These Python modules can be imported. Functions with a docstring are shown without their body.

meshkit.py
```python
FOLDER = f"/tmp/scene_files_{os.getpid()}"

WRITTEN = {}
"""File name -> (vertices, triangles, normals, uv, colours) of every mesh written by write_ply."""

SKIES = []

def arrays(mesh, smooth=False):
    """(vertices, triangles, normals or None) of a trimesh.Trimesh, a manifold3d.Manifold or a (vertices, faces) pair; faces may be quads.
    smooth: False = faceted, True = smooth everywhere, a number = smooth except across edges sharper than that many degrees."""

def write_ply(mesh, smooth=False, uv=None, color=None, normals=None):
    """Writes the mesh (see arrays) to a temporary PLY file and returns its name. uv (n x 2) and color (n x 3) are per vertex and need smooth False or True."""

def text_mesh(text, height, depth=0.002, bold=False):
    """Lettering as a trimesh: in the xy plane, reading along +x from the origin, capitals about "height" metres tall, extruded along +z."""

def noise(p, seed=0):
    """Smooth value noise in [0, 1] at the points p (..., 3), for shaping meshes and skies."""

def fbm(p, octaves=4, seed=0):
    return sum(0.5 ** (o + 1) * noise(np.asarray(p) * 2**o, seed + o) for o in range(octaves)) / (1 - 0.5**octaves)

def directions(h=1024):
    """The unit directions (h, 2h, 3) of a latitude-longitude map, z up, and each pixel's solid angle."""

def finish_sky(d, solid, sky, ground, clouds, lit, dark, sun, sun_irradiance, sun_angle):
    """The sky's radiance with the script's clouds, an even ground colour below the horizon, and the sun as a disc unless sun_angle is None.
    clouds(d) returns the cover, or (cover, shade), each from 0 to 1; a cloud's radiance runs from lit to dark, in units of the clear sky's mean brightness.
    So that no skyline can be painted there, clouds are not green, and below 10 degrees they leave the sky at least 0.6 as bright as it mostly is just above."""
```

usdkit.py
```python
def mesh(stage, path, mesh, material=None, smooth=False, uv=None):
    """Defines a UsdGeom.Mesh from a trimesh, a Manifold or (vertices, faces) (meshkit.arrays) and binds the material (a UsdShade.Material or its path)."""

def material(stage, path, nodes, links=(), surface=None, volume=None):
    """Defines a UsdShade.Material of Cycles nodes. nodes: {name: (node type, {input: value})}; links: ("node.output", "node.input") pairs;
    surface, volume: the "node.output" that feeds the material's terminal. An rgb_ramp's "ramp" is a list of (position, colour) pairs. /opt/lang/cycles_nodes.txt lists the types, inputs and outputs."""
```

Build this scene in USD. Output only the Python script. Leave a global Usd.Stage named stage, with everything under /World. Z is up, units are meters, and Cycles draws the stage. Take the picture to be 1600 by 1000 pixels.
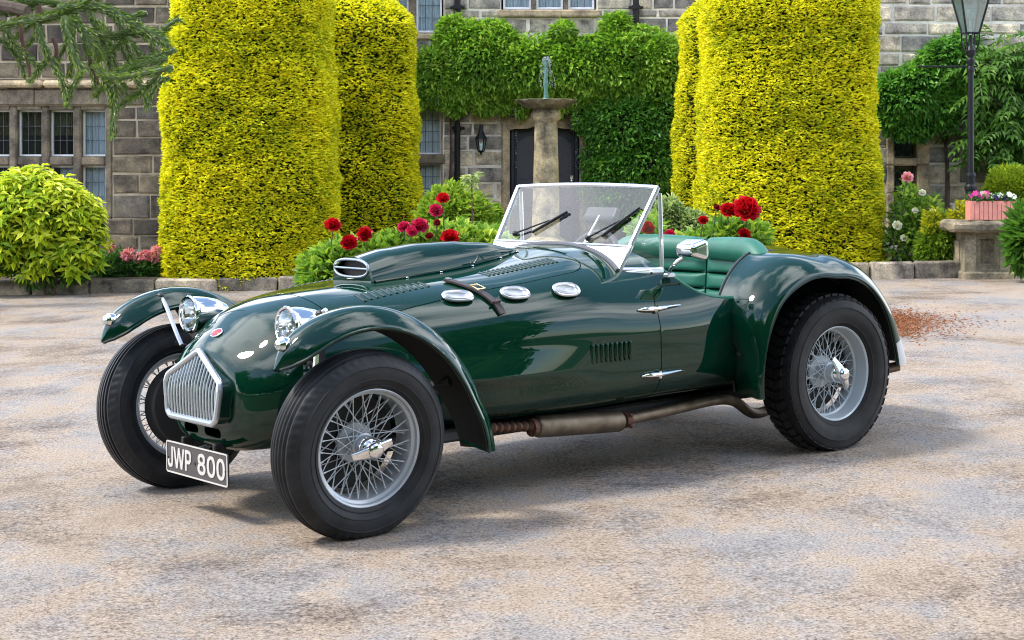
import math, numpy as np, trimesh, usdkit, manifold3d
from manifold3d import Manifold, Mesh as MMesh
from shapely.geometry import Polygon, box as sbox
from shapely.ops import unary_union
from meshkit import noise, fbm, text_mesh
from pxr import Usd, UsdGeom, UsdLux, UsdShade, Gf, Sdf, Vt

stage = Usd.Stage.CreateInMemory()
UsdGeom.Xform.Define(stage, '/World'); UsdGeom.Scope.Define(stage, '/World/Looks')
# ------------------------------------------------------------------ camera, sky, sun
F, HZ, EYE = 2706.6, 238.94, 1.3607          # focal length and horizon in 1600-pixel units, eye height
cam = UsdGeom.Camera.Define(stage, '/World/camera')
cam.AddTranslateOp().Set(Gf.Vec3d(0, 0, EYE)); cam.AddRotateXOp().Set(90.0)
cam.CreateHorizontalApertureAttr(36.0); cam.CreateVerticalApertureAttr(22.5)
cam.CreateFocalLengthAttr(36.0 * F / 1600)
cam.CreateVerticalApertureOffsetAttr(-36.0 * (500 - HZ) / 1600)
cam.CreateFStopAttr(0.0)
cam.CreateExposureAttr(EXPOSURE := 1.55)
SUN = np.array([-0.58, -0.06, 0.80]); SUN /= np.linalg.norm(SUN)
SKY_STRENGTH, SUN_INTENSITY, SUN_ANGLE = 0.13, 0.40, 10.0
sky = UsdLux.DomeLight.Define(stage, '/World/sky')
sky.GetPrim().SetCustomDataByKey('kind', 'structure')
skym = usdkit.material(stage, '/World/Looks/sky_look', {
    'tc': ('texture_coordinate', {}),
    'sky': ('sky_texture', {'sky_type': 'single_scattering', 'sun_disc': False, 'sun_elevation': float(math.asin(SUN[2])),
            'sun_rotation': float(math.atan2(SUN[0], SUN[1])), 'aerosol_density': 1.0}),
    'map': ('mapping', {'scale': (1.0, 1.0, 2.2), 'location': (0.35, 1.7, 0.2)}),
    'n': ('noise_texture', {'scale': 1.5, 'detail': 6.0, 'roughness': 0.52}),
    'r': ('rgb_ramp', {'ramp': [(0.49, (0, 0, 0)), (0.63, (1, 1, 1))]}),
    'mx': ('mix_color', {'b': (11.5, 11.8, 12.6)}),
    'bg': ('background_shader', {'strength': SKY_STRENGTH})},
    [('tc.generated', 'map.vector'), ('map.vector', 'n.vector'), ('n.fac', 'r.fac'), ('r.color', 'mx.fac'), ('sky.color', 'mx.a'), ('mx.result', 'bg.color')],
    surface='bg.background')
UsdShade.MaterialBindingAPI.Apply(sky.GetPrim()).Bind(skym)
sun = UsdLux.DistantLight.Define(stage, '/World/sun')
sun.CreateNormalizeAttr(True); sun.CreateIntensityAttr(SUN_INTENSITY); sun.CreateAngleAttr(SUN_ANGLE); sun.CreateColorAttr(Gf.Vec3f(1.0, 0.95, 0.87))
_z = SUN; _x = np.cross([0, 1, 0], _z); _x /= np.linalg.norm(_x); _y = np.cross(_z, _x)
sun.AddTransformOp().Set(Gf.Matrix4d(*[float(v) for r in (np.append(_x, 0), np.append(_y, 0), np.append(_z, 0), [0, 0, 0, 1]) for v in r]))

# ------------------------------------------------------------------ helpers
used = {}
def numbered(parent, name):
    k = (str(parent), name); used[k] = used.get(k, -1) + 1
    return f'{parent}/{name}' + (f'_{used[k]:03d}' if used[k] else '')
def tag(prim, label=None, cat=None, group=None, kind=None):
    p = prim.GetPrim() if hasattr(prim, 'GetPrim') else prim
    for k, v in (('label', label), ('category', cat), ('group', group), ('kind', kind)):
        if v: p.SetCustomDataByKey(k, v)
    return prim
def thing(name, label, cat, loc=(0, 0, 0), group=None, matrix=None, rotz=0):
    x = UsdGeom.Xform.Define(stage, numbered('/World', name))
    if matrix is not None: x.AddTransformOp().Set(matrix)
    else:
        x.AddTranslateOp().Set(Gf.Vec3d(*map(float, loc)))
        if rotz: x.AddRotateZOp().Set(float(rotz))
    return tag(x, label, cat, group)
def holder(name, parent, M=None):
    x = UsdGeom.Xform.Define(stage, numbered(parent.GetPath(), name))
    if M is not None: x.AddTransformOp().Set(Gf.Matrix4d(*[float(v) for v in np.asarray(M).T.ravel()]))
    return x
LEAFY = set()
def obj(name, mesh, mat, parent=None, smooth=35, label=None, kind=None):
    m = usdkit.mesh(stage, numbered(parent.GetPath() if parent else '/World', name), mesh, mat, smooth)
    if str(mat.GetPath()) in LEAFY:            # a shade of its own for each leaf (4 points) or petal (12)
        n = len(mesh.vertices); k = 12 if smooth else 4; g_ = np.arange(n) // k; t = np.random.default_rng(n).uniform(0, 1, n // k + 1)[g_]; v_ = np.asarray(mesh.vertices)[g_ * k]; t = np.clip(.72 * t + .28 * np.clip((fbm(v_ * 2.3 + 11.3, 3) - .5) * 2.6 + .5, 0, 1), 0, 1)
        UsdGeom.PrimvarsAPI(m).CreatePrimvar('tint', Sdf.ValueTypeNames.FloatArray, 'vertex').Set(Vt.FloatArray.FromNumpy(t.astype(np.float32)))
    return tag(m, label, None, None, kind)
cat_ = trimesh.util.concatenate
def T(v, f): return trimesh.Trimesh(np.asarray(v, float), np.asarray(f, int), process=False)
def man(t): return Manifold(MMesh(np.asarray(t.vertices, np.float32), np.asarray(t.faces, np.uint32)))
def bx(c, s, ch=0.0):
    """box, centre and size, with chamfered edges"""
    s = np.asarray(s, float)
    if ch <= 0: t = trimesh.creation.box(s)
    else:
        h = s / 2; pts = []
        for sx in (-1, 1):
            for sy in (-1, 1):
                for sz in (-1, 1):
                    for k in range(3):
                        p = h - ch; p[k] = h[k]; pts.append(p * [sx, sy, sz])
        t = trimesh.convex.convex_hull(np.array(pts))
    t.apply_translation(c); return t
def tube(path, r, n=8, closed=False, cap=True):
    path = np.asarray(path, float); m = len(path); r = np.broadcast_to(np.asarray(r, float), m)
    tg = np.roll(path, -1, 0) - np.roll(path, 1, 0) if closed else np.gradient(path, axis=0)
    tg /= np.maximum(np.linalg.norm(tg, axis=1, keepdims=True), 1e-12)
    a = np.array([0, 0, 1.0]) if abs(tg[0][2]) < .9 else np.array([1.0, 0, 0])
    V = []; u = np.cross(tg[0], a); u /= np.linalg.norm(u)
    for i in range(m):
        u = u - tg[i] * (u @ tg[i]); u /= max(np.linalg.norm(u), 1e-12); w = np.cross(tg[i], u)
        th = np.linspace(0, 2 * np.pi, n, endpoint=False)
        V.append(path[i] + r[i] * (np.cos(th)[:, None] * u + np.sin(th)[:, None] * w))
    V = np.vstack(V); Fs = []
    for i in range(m if closed else m - 1):
        for j in range(n):
            a0, b0 = i * n + j, i * n + (j + 1) % n; a1, b1 = ((i + 1) % m) * n + j, ((i + 1) % m) * n + (j + 1) % n
            Fs += [(a0, a1, b1), (a0, b1, b0)]
    if cap and not closed:
        k = len(V); V = np.vstack([V, path[0], path[-1]])
        for j in range(n):
            Fs += [(k, j, (j + 1) % n), (k + 1, (m - 1) * n + (j + 1) % n, (m - 1) * n + j)]
    t = T(V, Fs)
    if t.volume < 0: t.invert()
    return t
def spline(pts, n=24):
    from scipy.interpolate import PchipInterpolator
    p = np.asarray(pts, float); d = np.r_[0, np.cumsum(np.linalg.norm(np.diff(p, axis=0), axis=1))]
    from scipy.interpolate import CubicSpline
    return CubicSpline(d, p)(np.linspace(0, d[-1], n))
def revolve(prof, n=48, axis='z'):
    """closed or open profile of (radius, height)"""
    t = trimesh.creation.revolve(np.asarray(prof, float), sections=n)
    t.merge_vertices()
    if axis == 'y': t.apply_transform(trimesh.transformations.rotation_matrix(-np.pi / 2, [1, 0, 0]))   # +z -> +y
    if t.volume < 0: t.invert()
    return t
def ball(c, r, sub=2):
    t = trimesh.creation.icosphere(sub, 1.0); t.apply_scale(r); t.apply_translation(c); return t
def hull(*parts):
    return trimesh.convex.convex_hull(np.vstack([p.vertices for p in parts]))
def grid(V, flip=False):
    """surface from an (m, n, 3) array of points"""
    m, n = V.shape[:2]; i = np.arange(m * n).reshape(m, n)
    a, b, c, d = i[:-1, :-1].ravel(), i[1:, :-1].ravel(), i[1:, 1:].ravel(), i[:-1, 1:].ravel()
    f = np.vstack([np.c_[a, b, c], np.c_[a, c, d]])
    return T(V.reshape(-1, 3), f[:, ::-1] if flip else f)
def shell(out, inn):
    """closed sheet between an outer and an inner (m, n, 3) grid"""
    m, n = out.shape[:2]; A = grid(out); B = grid(inn, True); o = m * n
    i = np.arange(m * n).reshape(m, n); loop = np.r_[i[0, :], i[1:, -1], i[-1, -2::-1], i[-2:0:-1, 0]]
    l2 = np.roll(loop, -1); side = np.vstack([np.c_[loop, l2, l2 + o], np.c_[loop, l2 + o, loop + o]])
    t = T(np.vstack([A.vertices, B.vertices]), np.vstack([A.faces, B.faces + o, side]))
    t.fix_normals() if False else None
    if t.volume < 0: t.invert()
    return t
def extrude(poly, h, z0=0.0):
    g = [trimesh.creation.extrude_polygon(p, h, engine='earcut') for p in getattr(poly, 'geoms', [poly])]
    t = cat_(g); t.apply_translation([0, 0, z0]); return t
def upright(t, y0=0.0):
    """a shape drawn in (x, z), extruded along +z, stood up so that the extrusion runs along +y from y0"""
    v = t.vertices; t = T(np.c_[v[:, 0], v[:, 2] + y0, v[:, 1]], t.faces[:, ::-1]); return t
def at(px, py, D): return np.array([(px - 800) / F * D, D, EYE - (py - HZ) / F * D])
CARX, CARD, YAW, ROLL = -0.9777, 6.6631, 0.681, 0.0181
def gz(x, y=0): return math.tan(ROLL) * (x - CARX)
rng = np.random.default_rng(7)

# ------------------------------------------------------------------ materials
def mat(name, color=(.5, .5, .5), rough=.5, metal=0.0, noise_scale=None, var=.25, bump=None, bscale=60, **kw):
    nodes = {'p': ('principled_bsdf', {'base_color': color, 'roughness': rough, 'metallic': metal, **kw})}; links = []
    if noise_scale:
        nodes['g'] = ('geometry', {}); nodes['n'] = ('noise_texture', {'scale': noise_scale, 'detail': 6.0, 'roughness': .6})
        c = np.array(color); nodes['r'] = ('rgb_ramp', {'ramp': [(.3, tuple(c * (1 - var))), (.7, tuple(np.minimum(c * (1 + var), 1)))]})
        links += [('g.position', 'n.vector'), ('n.fac', 'r.fac'), ('r.color', 'p.base_color')]
    if bump:
        nodes['g2'] = ('geometry', {}); nodes['nb'] = ('noise_texture', {'scale': float(bscale), 'detail': 4.0})
        nodes['b'] = ('bump', {'strength': 1.0, 'distance': bump})
        links += [('g2.position', 'nb.vector'), ('nb.fac', 'b.height'), ('b.normal', 'p.normal')]
    return usdkit.material(stage, '/World/Looks/' + name, nodes, links, surface='p.BSDF')
def leafmat(name, stops, rough=.5, trans=.35, spec=.3):
    """leaf by leaf colour from stops; light passes through"""
    tl = [(p, tuple(min(1, v * k) for v, k in zip(c, (1.15, 1.2, .6)))) for p, c in stops]
    LEAFY.add('/World/Looks/' + name)
    return usdkit.material(stage, '/World/Looks/' + name, {
        'g': ('attribute', {'attribute': 'tint'}), 'r': ('rgb_ramp', {'ramp': stops}), 'rt': ('rgb_ramp', {'ramp': tl}),
        'p': ('principled_bsdf', {'roughness': rough, 'specular_ior_level': spec}), 't': ('translucent_bsdf', {}), 'm': ('mix_closure', {'fac': trans})},
        [('g.fac', 'r.fac'), ('g.fac', 'rt.fac'), ('r.color', 'p.base_color'), ('rt.color', 't.color'),
         ('p.BSDF', 'm.closure1'), ('t.BSDF', 'm.closure2')], surface='m.closure')
def pane_mat(name, tint=(1, 1, 1), r0=.045, rough=0.0):
    """thin glass: clear, and mirroring more and more towards grazing angles, alike from both sides"""
    return usdkit.material(stage, '/World/Looks/' + name, {
        't': ('transparent_bsdf', {'color': tint}), 'g': ('glossy_bsdf', {'color': (1, 1, 1), 'roughness': rough}), 'l': ('layer_weight', {'blend': .5}),
        'pw': ('math', {'math_type': 'power', 'value2': 5.0}), 'ma': ('math', {'math_type': 'multiply_add', 'value2': 1 - r0, 'value3': r0}), 'm': ('mix_closure', {})},
        [('l.facing', 'pw.value1'), ('pw.value', 'ma.value1'), ('ma.value', 'm.fac'), ('t.BSDF', 'm.closure1'), ('g.BSDF', 'm.closure2')], surface='m.closure')
M_paint = mat('racing_green_paint', (.0004, .0130, .0066), .30, 0, coat_weight=1.0, coat_ior=1.52, coat_roughness=.008, specular_ior_level=.0)
M_chrome = mat('chrome', (.80, .80, .80), .06, 1.0)
M_alu = mat('polished_aluminium', (.78, .79, .80), .22, 1.0)
M_panel = mat('satin_aluminium', (.80, .80, .81), .5, .45)
M_vent = mat('vent_silver', (.50, .51, .52), .42, .6)
M_bars = mat('grille_bar_metal', (.46, .49, .52), .30, .9)
M_frame = mat('screen_frame_metal', (.58, .59, .61), .28, .9)
M_silver = mat('silver_wheel_paint', (.40, .42, .44), .32, .4)
M_silver2 = mat('pale_wheel_paint', (.44, .48, .50), .34, .2)
M_rubber = mat('tyre_rubber', (.0115, .012, .0135), .5, 0, 11, .6, specular_ior_level=.28)
M_rubber2 = mat('block_tyre_rubber', (.0105, .010, .0098), .65, 0, 12, .6, specular_ior_level=.25)
M_black = mat('black_trim', (.012, .012, .013), .45)
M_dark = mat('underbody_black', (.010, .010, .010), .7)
M_lens = pane_mat('headlamp_glass', (.86, .90, .90), .07)
M_bulb = mat('reflector_silver', (.62, .63, .64), .12, 1.0)
M_plate = mat('plate_black', (.045, .042, .042), .4)
M_platew = mat('plate_letters', (.52, .50, .47), .45)
M_leather = mat('green_leather', (.013, .120, .077), .42, 0, 9, .12, bump=.0015, bscale=220)
M_strap = mat('dark_brown_leather', (.035, .022, .020), .5, 0, 40, .3)
M_red = mat('badge_red', (.30, .01, .03), .3)
M_exh = mat('exhaust_steel', (.15, .115, .08), .45, .75, 14, .45)
M_rust = mat('rusty_pipe', (.10, .045, .025), .75, .2, 40, .5)
M_glass = pane_mat('windscreen_glass', (.94, .965, .955), .065)
M_wpane = pane_mat('window_pane_glass', (.84, .88, .90), .05, .02)
# ------------------------------------------------------------------ ground
def ground_material():
    N = {'g': ('geometry', {}),
         'm1': ('mapping', {'scale': (1.0, .72, 1.0), 'rotation': (0, 0, .4)}),
         'm2': ('mapping', {'location': (7.3, 2.1, 0), 'scale': (.85, .8, 1), 'rotation': (0, 0, -.3)}),
         'n1': ('noise_texture', {'scale': 1.7, 'detail': 10.0, 'roughness': .70, 'distortion': .2}),
         'n1b': ('noise_texture', {'scale': 6.0, 'detail': 6.0, 'roughness': .7, 'distortion': .3}),
         'n2': ('noise_texture', {'scale': 1.35, 'detail': 9.0, 'roughness': .70, 'distortion': .3}),
         'n3': ('noise_texture', {'scale': 48.0, 'detail': 6.0, 'roughness': .80}),
         'n4': ('noise_texture', {'scale': 105.0, 'detail': 4.0, 'roughness': .75}),
         'add1': ('math', {'math_type': 'multiply_add', 'value2': .45}),
         'base': ('rgb_ramp', {'ramp': [(.54, (.216, .205, .200)), (.64, (.258, .238, .222)), (.71, (.292, .250, .213)), (.78, (.318, .254, .194)), (.86, (.28, .222, .168)), (.95, (.23, .18, .136))]}),
         'dk': ('math', {'math_type': 'multiply_add', 'value2': .95}),
         'dkr': ('rgb_ramp', {'ramp': [(.985, (0, 0, 0)), (1.0, (0, 0, 0))]}),
         'mr': ('map_range', {'from_min': .958, 'from_max': 1.16, 'to_min': 0.0, 'to_max': .9, 'clamp': True}),
         'brown': ('mix_color', {'b': (.070, .049, .038)}),
         'spk4': ('rgb_ramp', {'ramp': [(.36, (.10, .09, .085)), (.425, (.74, .72, .70)), (.50, (1.03, 1.03, 1.03)), (.61, (1.22, 1.21, 1.19)), (.66, (1.8, 1.8, 1.78))]}),
         'k4': ('mix_color', {'blend_type': 'multiply', 'fac': 1.0}),
         'b': ('bump', {'strength': .9, 'distance': .008}),
         'p': ('principled_bsdf', {'roughness': .85, 'specular_ior_level': .3})}
    del N['dkr']
    L = [('g.position', 'm1.vector'), ('m1.vector', 'n1.vector'), ('m1.vector', 'n1b.vector'), ('g.position', 'm2.vector'), ('m2.vector', 'n2.vector'), ('g.position', 'n3.vector'), ('g.position', 'n4.vector'),
         ('n1b.fac', 'add1.value1'), ('n1.fac', 'add1.value3'), ('add1.value', 'base.fac'),
         ('n2.fac', 'dk.value1'), ('n3.fac', 'dk.value3'), ('dk.value', 'mr.value'), ('mr.result', 'brown.fac'), ('base.color', 'brown.a'), ('n4.fac', 'spk4.fac'),
         ('brown.result', 'k4.a'), ('spk4.color', 'k4.b'), ('k4.result', 'p.base_color'), ('n3.fac', 'b.height'), ('b.normal', 'p.normal')]
    return usdkit.material(stage, '/World/Looks/worn_driveway', N, L, surface='p.BSDF')
M_ground = ground_material()
M_soil = mat('bed_soil', (.055, .035, .022), .95, 0, 6, .5, bump=.02, bscale=25)
xs = np.r_[np.linspace(-90, -12, 14), np.linspace(-11, 11, 60), np.linspace(12, 90, 14)]; ys = np.r_[np.linspace(-60, -1, 12), np.linspace(0, 30, 90), np.linspace(31, 90, 10)]
G = np.array([[(x, y, gz(x)) for x in xs] for y in ys])
tag(obj('driveway', grid(G, True), M_ground, smooth=True), 'worn mottled grey and sandy asphalt driveway', None, None, 'structure')
# lawn on the photographer's side of the drive (it shows only as green in the paintwork)
M_lawn = mat('mown_grass', (.035, .080, .016), .8, 0, 8, .45, bump=.03, bscale=60)
lx = np.linspace(-60, 60, 60); ly = np.r_[np.linspace(-55, -4, 10), np.linspace(-3, 4.25, 24)]
tag(obj('lawn', grid(np.array([[(x, y - .35 * math.sin(x * .35) * (y > 2), gz(x) + .012 + .02 * (y < 3.5)) for x in lx] for y in ly]), True), M_lawn, smooth=True), 'mown green lawn beside the drive, behind the photographer', None, None, 'structure')
# raised soil beds behind the kerbs
def bed(x0, x1, y0, y1, h=.10):
    X = np.linspace(x0, x1, 40); Y = np.linspace(y0, y1, 24)
    V = np.array([[(x, y, gz(x) + h * min(1, 1.0) + .05 * fbm(np.array([x * 1.3, y * 1.3, 3.1]), 3)) for x in X] for y in Y])
    tag(obj('flower_bed', grid(V, True), M_soil, smooth=True), 'bare brown soil of the flower beds behind the kerbs', None, None, 'structure')
bed(-7.5, -1.2, 17.62, 25.2); bed(-1.198, 1.5, 19.3, 25.2, .06); bed(1.502, 8, 17.62, 25.2)

# ------------------------------------------------------------------ the stone house
def stone_mat(name, stops, mottled=.5, lichen=(.16, .17, .09)):
    return usdkit.material(stage, '/World/Looks/' + name, {
        'o': ('object_info', {}), 'g': ('geometry', {}), 'r': ('rgb_ramp', {'ramp': stops}),
        'n': ('noise_texture', {'scale': 4.5, 'detail': 8.0, 'roughness': .68}), 'n2': ('noise_texture', {'scale': 55.0, 'detail': 5.0, 'roughness': .7}),
        'nr': ('rgb_ramp', {'ramp': [(.36, (.30, .29, .30)), (.48, (.80, .79, .78)), (.58, (1.25, 1.20, 1.10)), (.68, (1.9, 1.78, 1.55))]}),
        'nr2': ('rgb_ramp', {'ramp': [(.35, (.72, .72, .72)), (.65, (1.25, 1.24, 1.2))]}),
        'nl': ('noise_texture', {'scale': 2.1, 'detail': 6.0, 'roughness': .6}), 'lr': ('rgb_ramp', {'ramp': [(.60, (0, 0, 0)), (.74, (.55, .55, .55))]}),
        'a': ('mix_color', {'blend_type': 'multiply', 'fac': mottled}), 'c': ('mix_color', {'blend_type': 'multiply', 'fac': 1.0}), 'l': ('mix_color', {'b': lichen}),
        'b': ('bump', {'strength': .9, 'distance': .012}), 'p': ('principled_bsdf', {'roughness': .88, 'specular_ior_level': .2})},
        [('o.random', 'r.fac'), ('g.position', 'n.vector'), ('g.position', 'n2.vector'), ('g.position', 'nl.vector'), ('n.fac', 'nr.fac'), ('n2.fac', 'nr2.fac'), ('nl.fac', 'lr.fac'),
         ('r.color', 'a.a'), ('nr.color', 'a.b'), ('a.result', 'c.a'), ('nr2.color', 'c.b'), ('c.result', 'l.a'), ('lr.color', 'l.fac'), ('l.result', 'p.base_color'), ('n2.fac', 'b.height'), ('b.normal', 'p.normal')], surface='p.BSDF')
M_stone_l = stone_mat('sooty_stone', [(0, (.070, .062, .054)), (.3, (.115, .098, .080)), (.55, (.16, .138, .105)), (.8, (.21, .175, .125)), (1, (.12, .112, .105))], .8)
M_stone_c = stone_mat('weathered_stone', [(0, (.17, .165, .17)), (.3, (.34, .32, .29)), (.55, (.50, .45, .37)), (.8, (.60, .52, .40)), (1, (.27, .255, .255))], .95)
M_stone_t = stone_mat('dressed_stone', [(0, (.38, .305, .205)), (1, (.46, .38, .27))], .8)
M_stone_td = stone_mat('dressed_dark_stone', [(0, (.14, .12, .096)), (1, (.20, .168, .13))], .8)
M_mortar_l = mat('mortar_brown', (.38, .32, .23), .95, 0, 5, .35, bump=.006, bscale=70)
M_mortar_c = mat('mortar_pale', (.68, .64, .55), .95, 0, 5, .3, bump=.006, bscale=70)
M_white = mat('white_window_paint', (.72, .73, .75), .4, 0, 12, .1)
M_curtain = mat('net_curtain', (.74, .77, .80), .8)
M_blind = mat('brown_blind', (.14, .11, .07), .8)
M_room = mat('dark_room', (.012, .012, .014), .9)
M_iron = mat('black_iron', (.006, .007, .009), .45, 0, 30, .3, specular_ior_level=.3)
M_door = mat('black_door_paint', (.012, .016, .026), .3)
M_doorpanel = mat('door_panel_leather', (.040, .038, .048), .45, 0, 50, .3, bump=.004, bscale=60)
M_lead = mat('lead_came', (.07, .075, .085), .6)
house = thing('stone_house', 'large sooty stone house with mullioned windows behind the hedges', 'house', (0, 0, 0))
VIS = []
def hidden(cx, cz, D):
    px, py = 800 + cx / D * F, HZ + (EYE - cz) / D * F
    if px < -45 or px > 1645 or py < -35 or py > 520: return True
    for a, b, c, d in ((275, 500, -50, 600), (520, 625, 30, 600), (1085, 1360, -50, 600), (670, 1040, 85, 145), (930, 1050, 60, 320)):
        if a < px < b and c < py < d: return True
    return False
stuff_stone = {'l': [], 'c': []}; nstone = [0]
def stone_block(x0, x1, z0, z1, y, key, m):
    j = lambda s=.007: rng.uniform(-s, s)
    g = .013 if key == 'l' else .016; x0, x1, z0, z1 = x0 + g + j(), x1 - g + j(), z0 + g + j(.005), z1 - g + j(.005)
    pr = rng.uniform(.012, .030); c = min(.016, (x1 - x0) * .2)
    q = np.array([(x0, z0), (x1, z0), (x1, z1), (x0, z1)]) + rng.uniform(-.006, .006, (4, 2))
    cen = q.mean(0); inn = q + np.sign(cen - q) * c * rng.uniform(.6, 1.5, (4, 2))
    back = np.c_[q[:, 0], np.full(4, y + .01), q[:, 1]]; mid = np.c_[q[:, 0], np.full(4, y - pr * .45), q[:, 1]]
    fr = np.c_[inn[:, 0], y - pr + rng.uniform(-.004, .004, 4), inn[:, 1]]; ce = np.array([[cen[0], y - pr - rng.uniform(0, .007), cen[1]]])
    V = np.vstack([back, mid, fr, ce]); Fs = []
    for k in range(4):
        n = (k + 1) % 4; Fs += [(k, n, 4 + n), (k, 4 + n, 4 + k), (4 + k, 4 + n, 8 + n), (4 + k, 8 + n, 8 + k), (8 + k, 8 + n, 12)]
    t = T(V, Fs)
    if hidden((x0 + x1) / 2, (z0 + z1) / 2, y) or nstone[0] >= 298: stuff_stone[key].append(t)
    else: obj('stone', t, m, house, smooth=False); nstone[0] += 1
def wing(x0, x1, D, pyb, holes, key, m, mort, wmin, wmax, zlo=-.35, zhi=4.6):
    """a wall with real openings (holes in metres), courses bounded at the heights pyb (pixels)"""
    zs = sorted({round(EYE - (p - HZ) / F * D, 4) for p in pyb})
    zz = zs[0]
    while zz > zlo: zz -= rng.uniform(.2, .28); zs.insert(0, zz)
    zz = zs[-1]
    while zz < zhi: zz += rng.uniform(.2, .30); zs.append(zz)
    wall = sbox(x0, zs[0], x1, zs[-1]).difference(unary_union([sbox(*h) for h in holes]))
    obj('wall', upright(extrude(wall, .34), D), mort, house, smooth=False)
    for z0, z1 in zip(zs[:-1], zs[1:]):
        iv = sbox(x0, z0, x1, z1).difference(unary_union([sbox(h[0], h[1] - .01, h[2], h[3] + .01) for h in holes]))
        strips = []
        for gm in getattr(iv, 'geoms', [iv]):
            a, b, c, d = gm.bounds
            if d - b > .6 * (z1 - z0) and gm.area > .9 * (c - a) * (d - b): strips.append((a, c, b, d))
            else:                                       # an L or U round an opening: take the parts beside it
                cuts = sorted({a, c, *[h[0] for h in holes if a < h[0] < c], *[h[2] for h in holes if a < h[2] < c]})
                for u, v in zip(cuts[:-1], cuts[1:]):
                    col = gm.intersection(sbox(u, b, v, d))
                    if not col.is_empty and col.area > .004: strips.append((u, v, col.bounds[1], col.bounds[3]))
        for a, c, b, d in strips:
            x = a
            while x < c - .02:
                w = rng.uniform(wmin, wmax) * (1.0 if d - b < .3 else 1.2); nx = x + w
                if c - nx < wmin * .7: nx = c
                if nx - x > .05 and d - b > .04: stone_block(x, nx, b, d, D, key, m)
                x = nx
def rect_px(D, x0, y0, x1, y1):
    a, b = at(x0, y1, D), at(x1, y0, D); return (a[0], a[2], b[0], b[2])
def ring(x0, z0, x1, z1, w, y, d):
    p = sbox(x0, z0, x1, z1).difference(sbox(x0 + w, z0 + w, x1 - w, z1 - w)); return upright(extrude(p, d), y)
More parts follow.
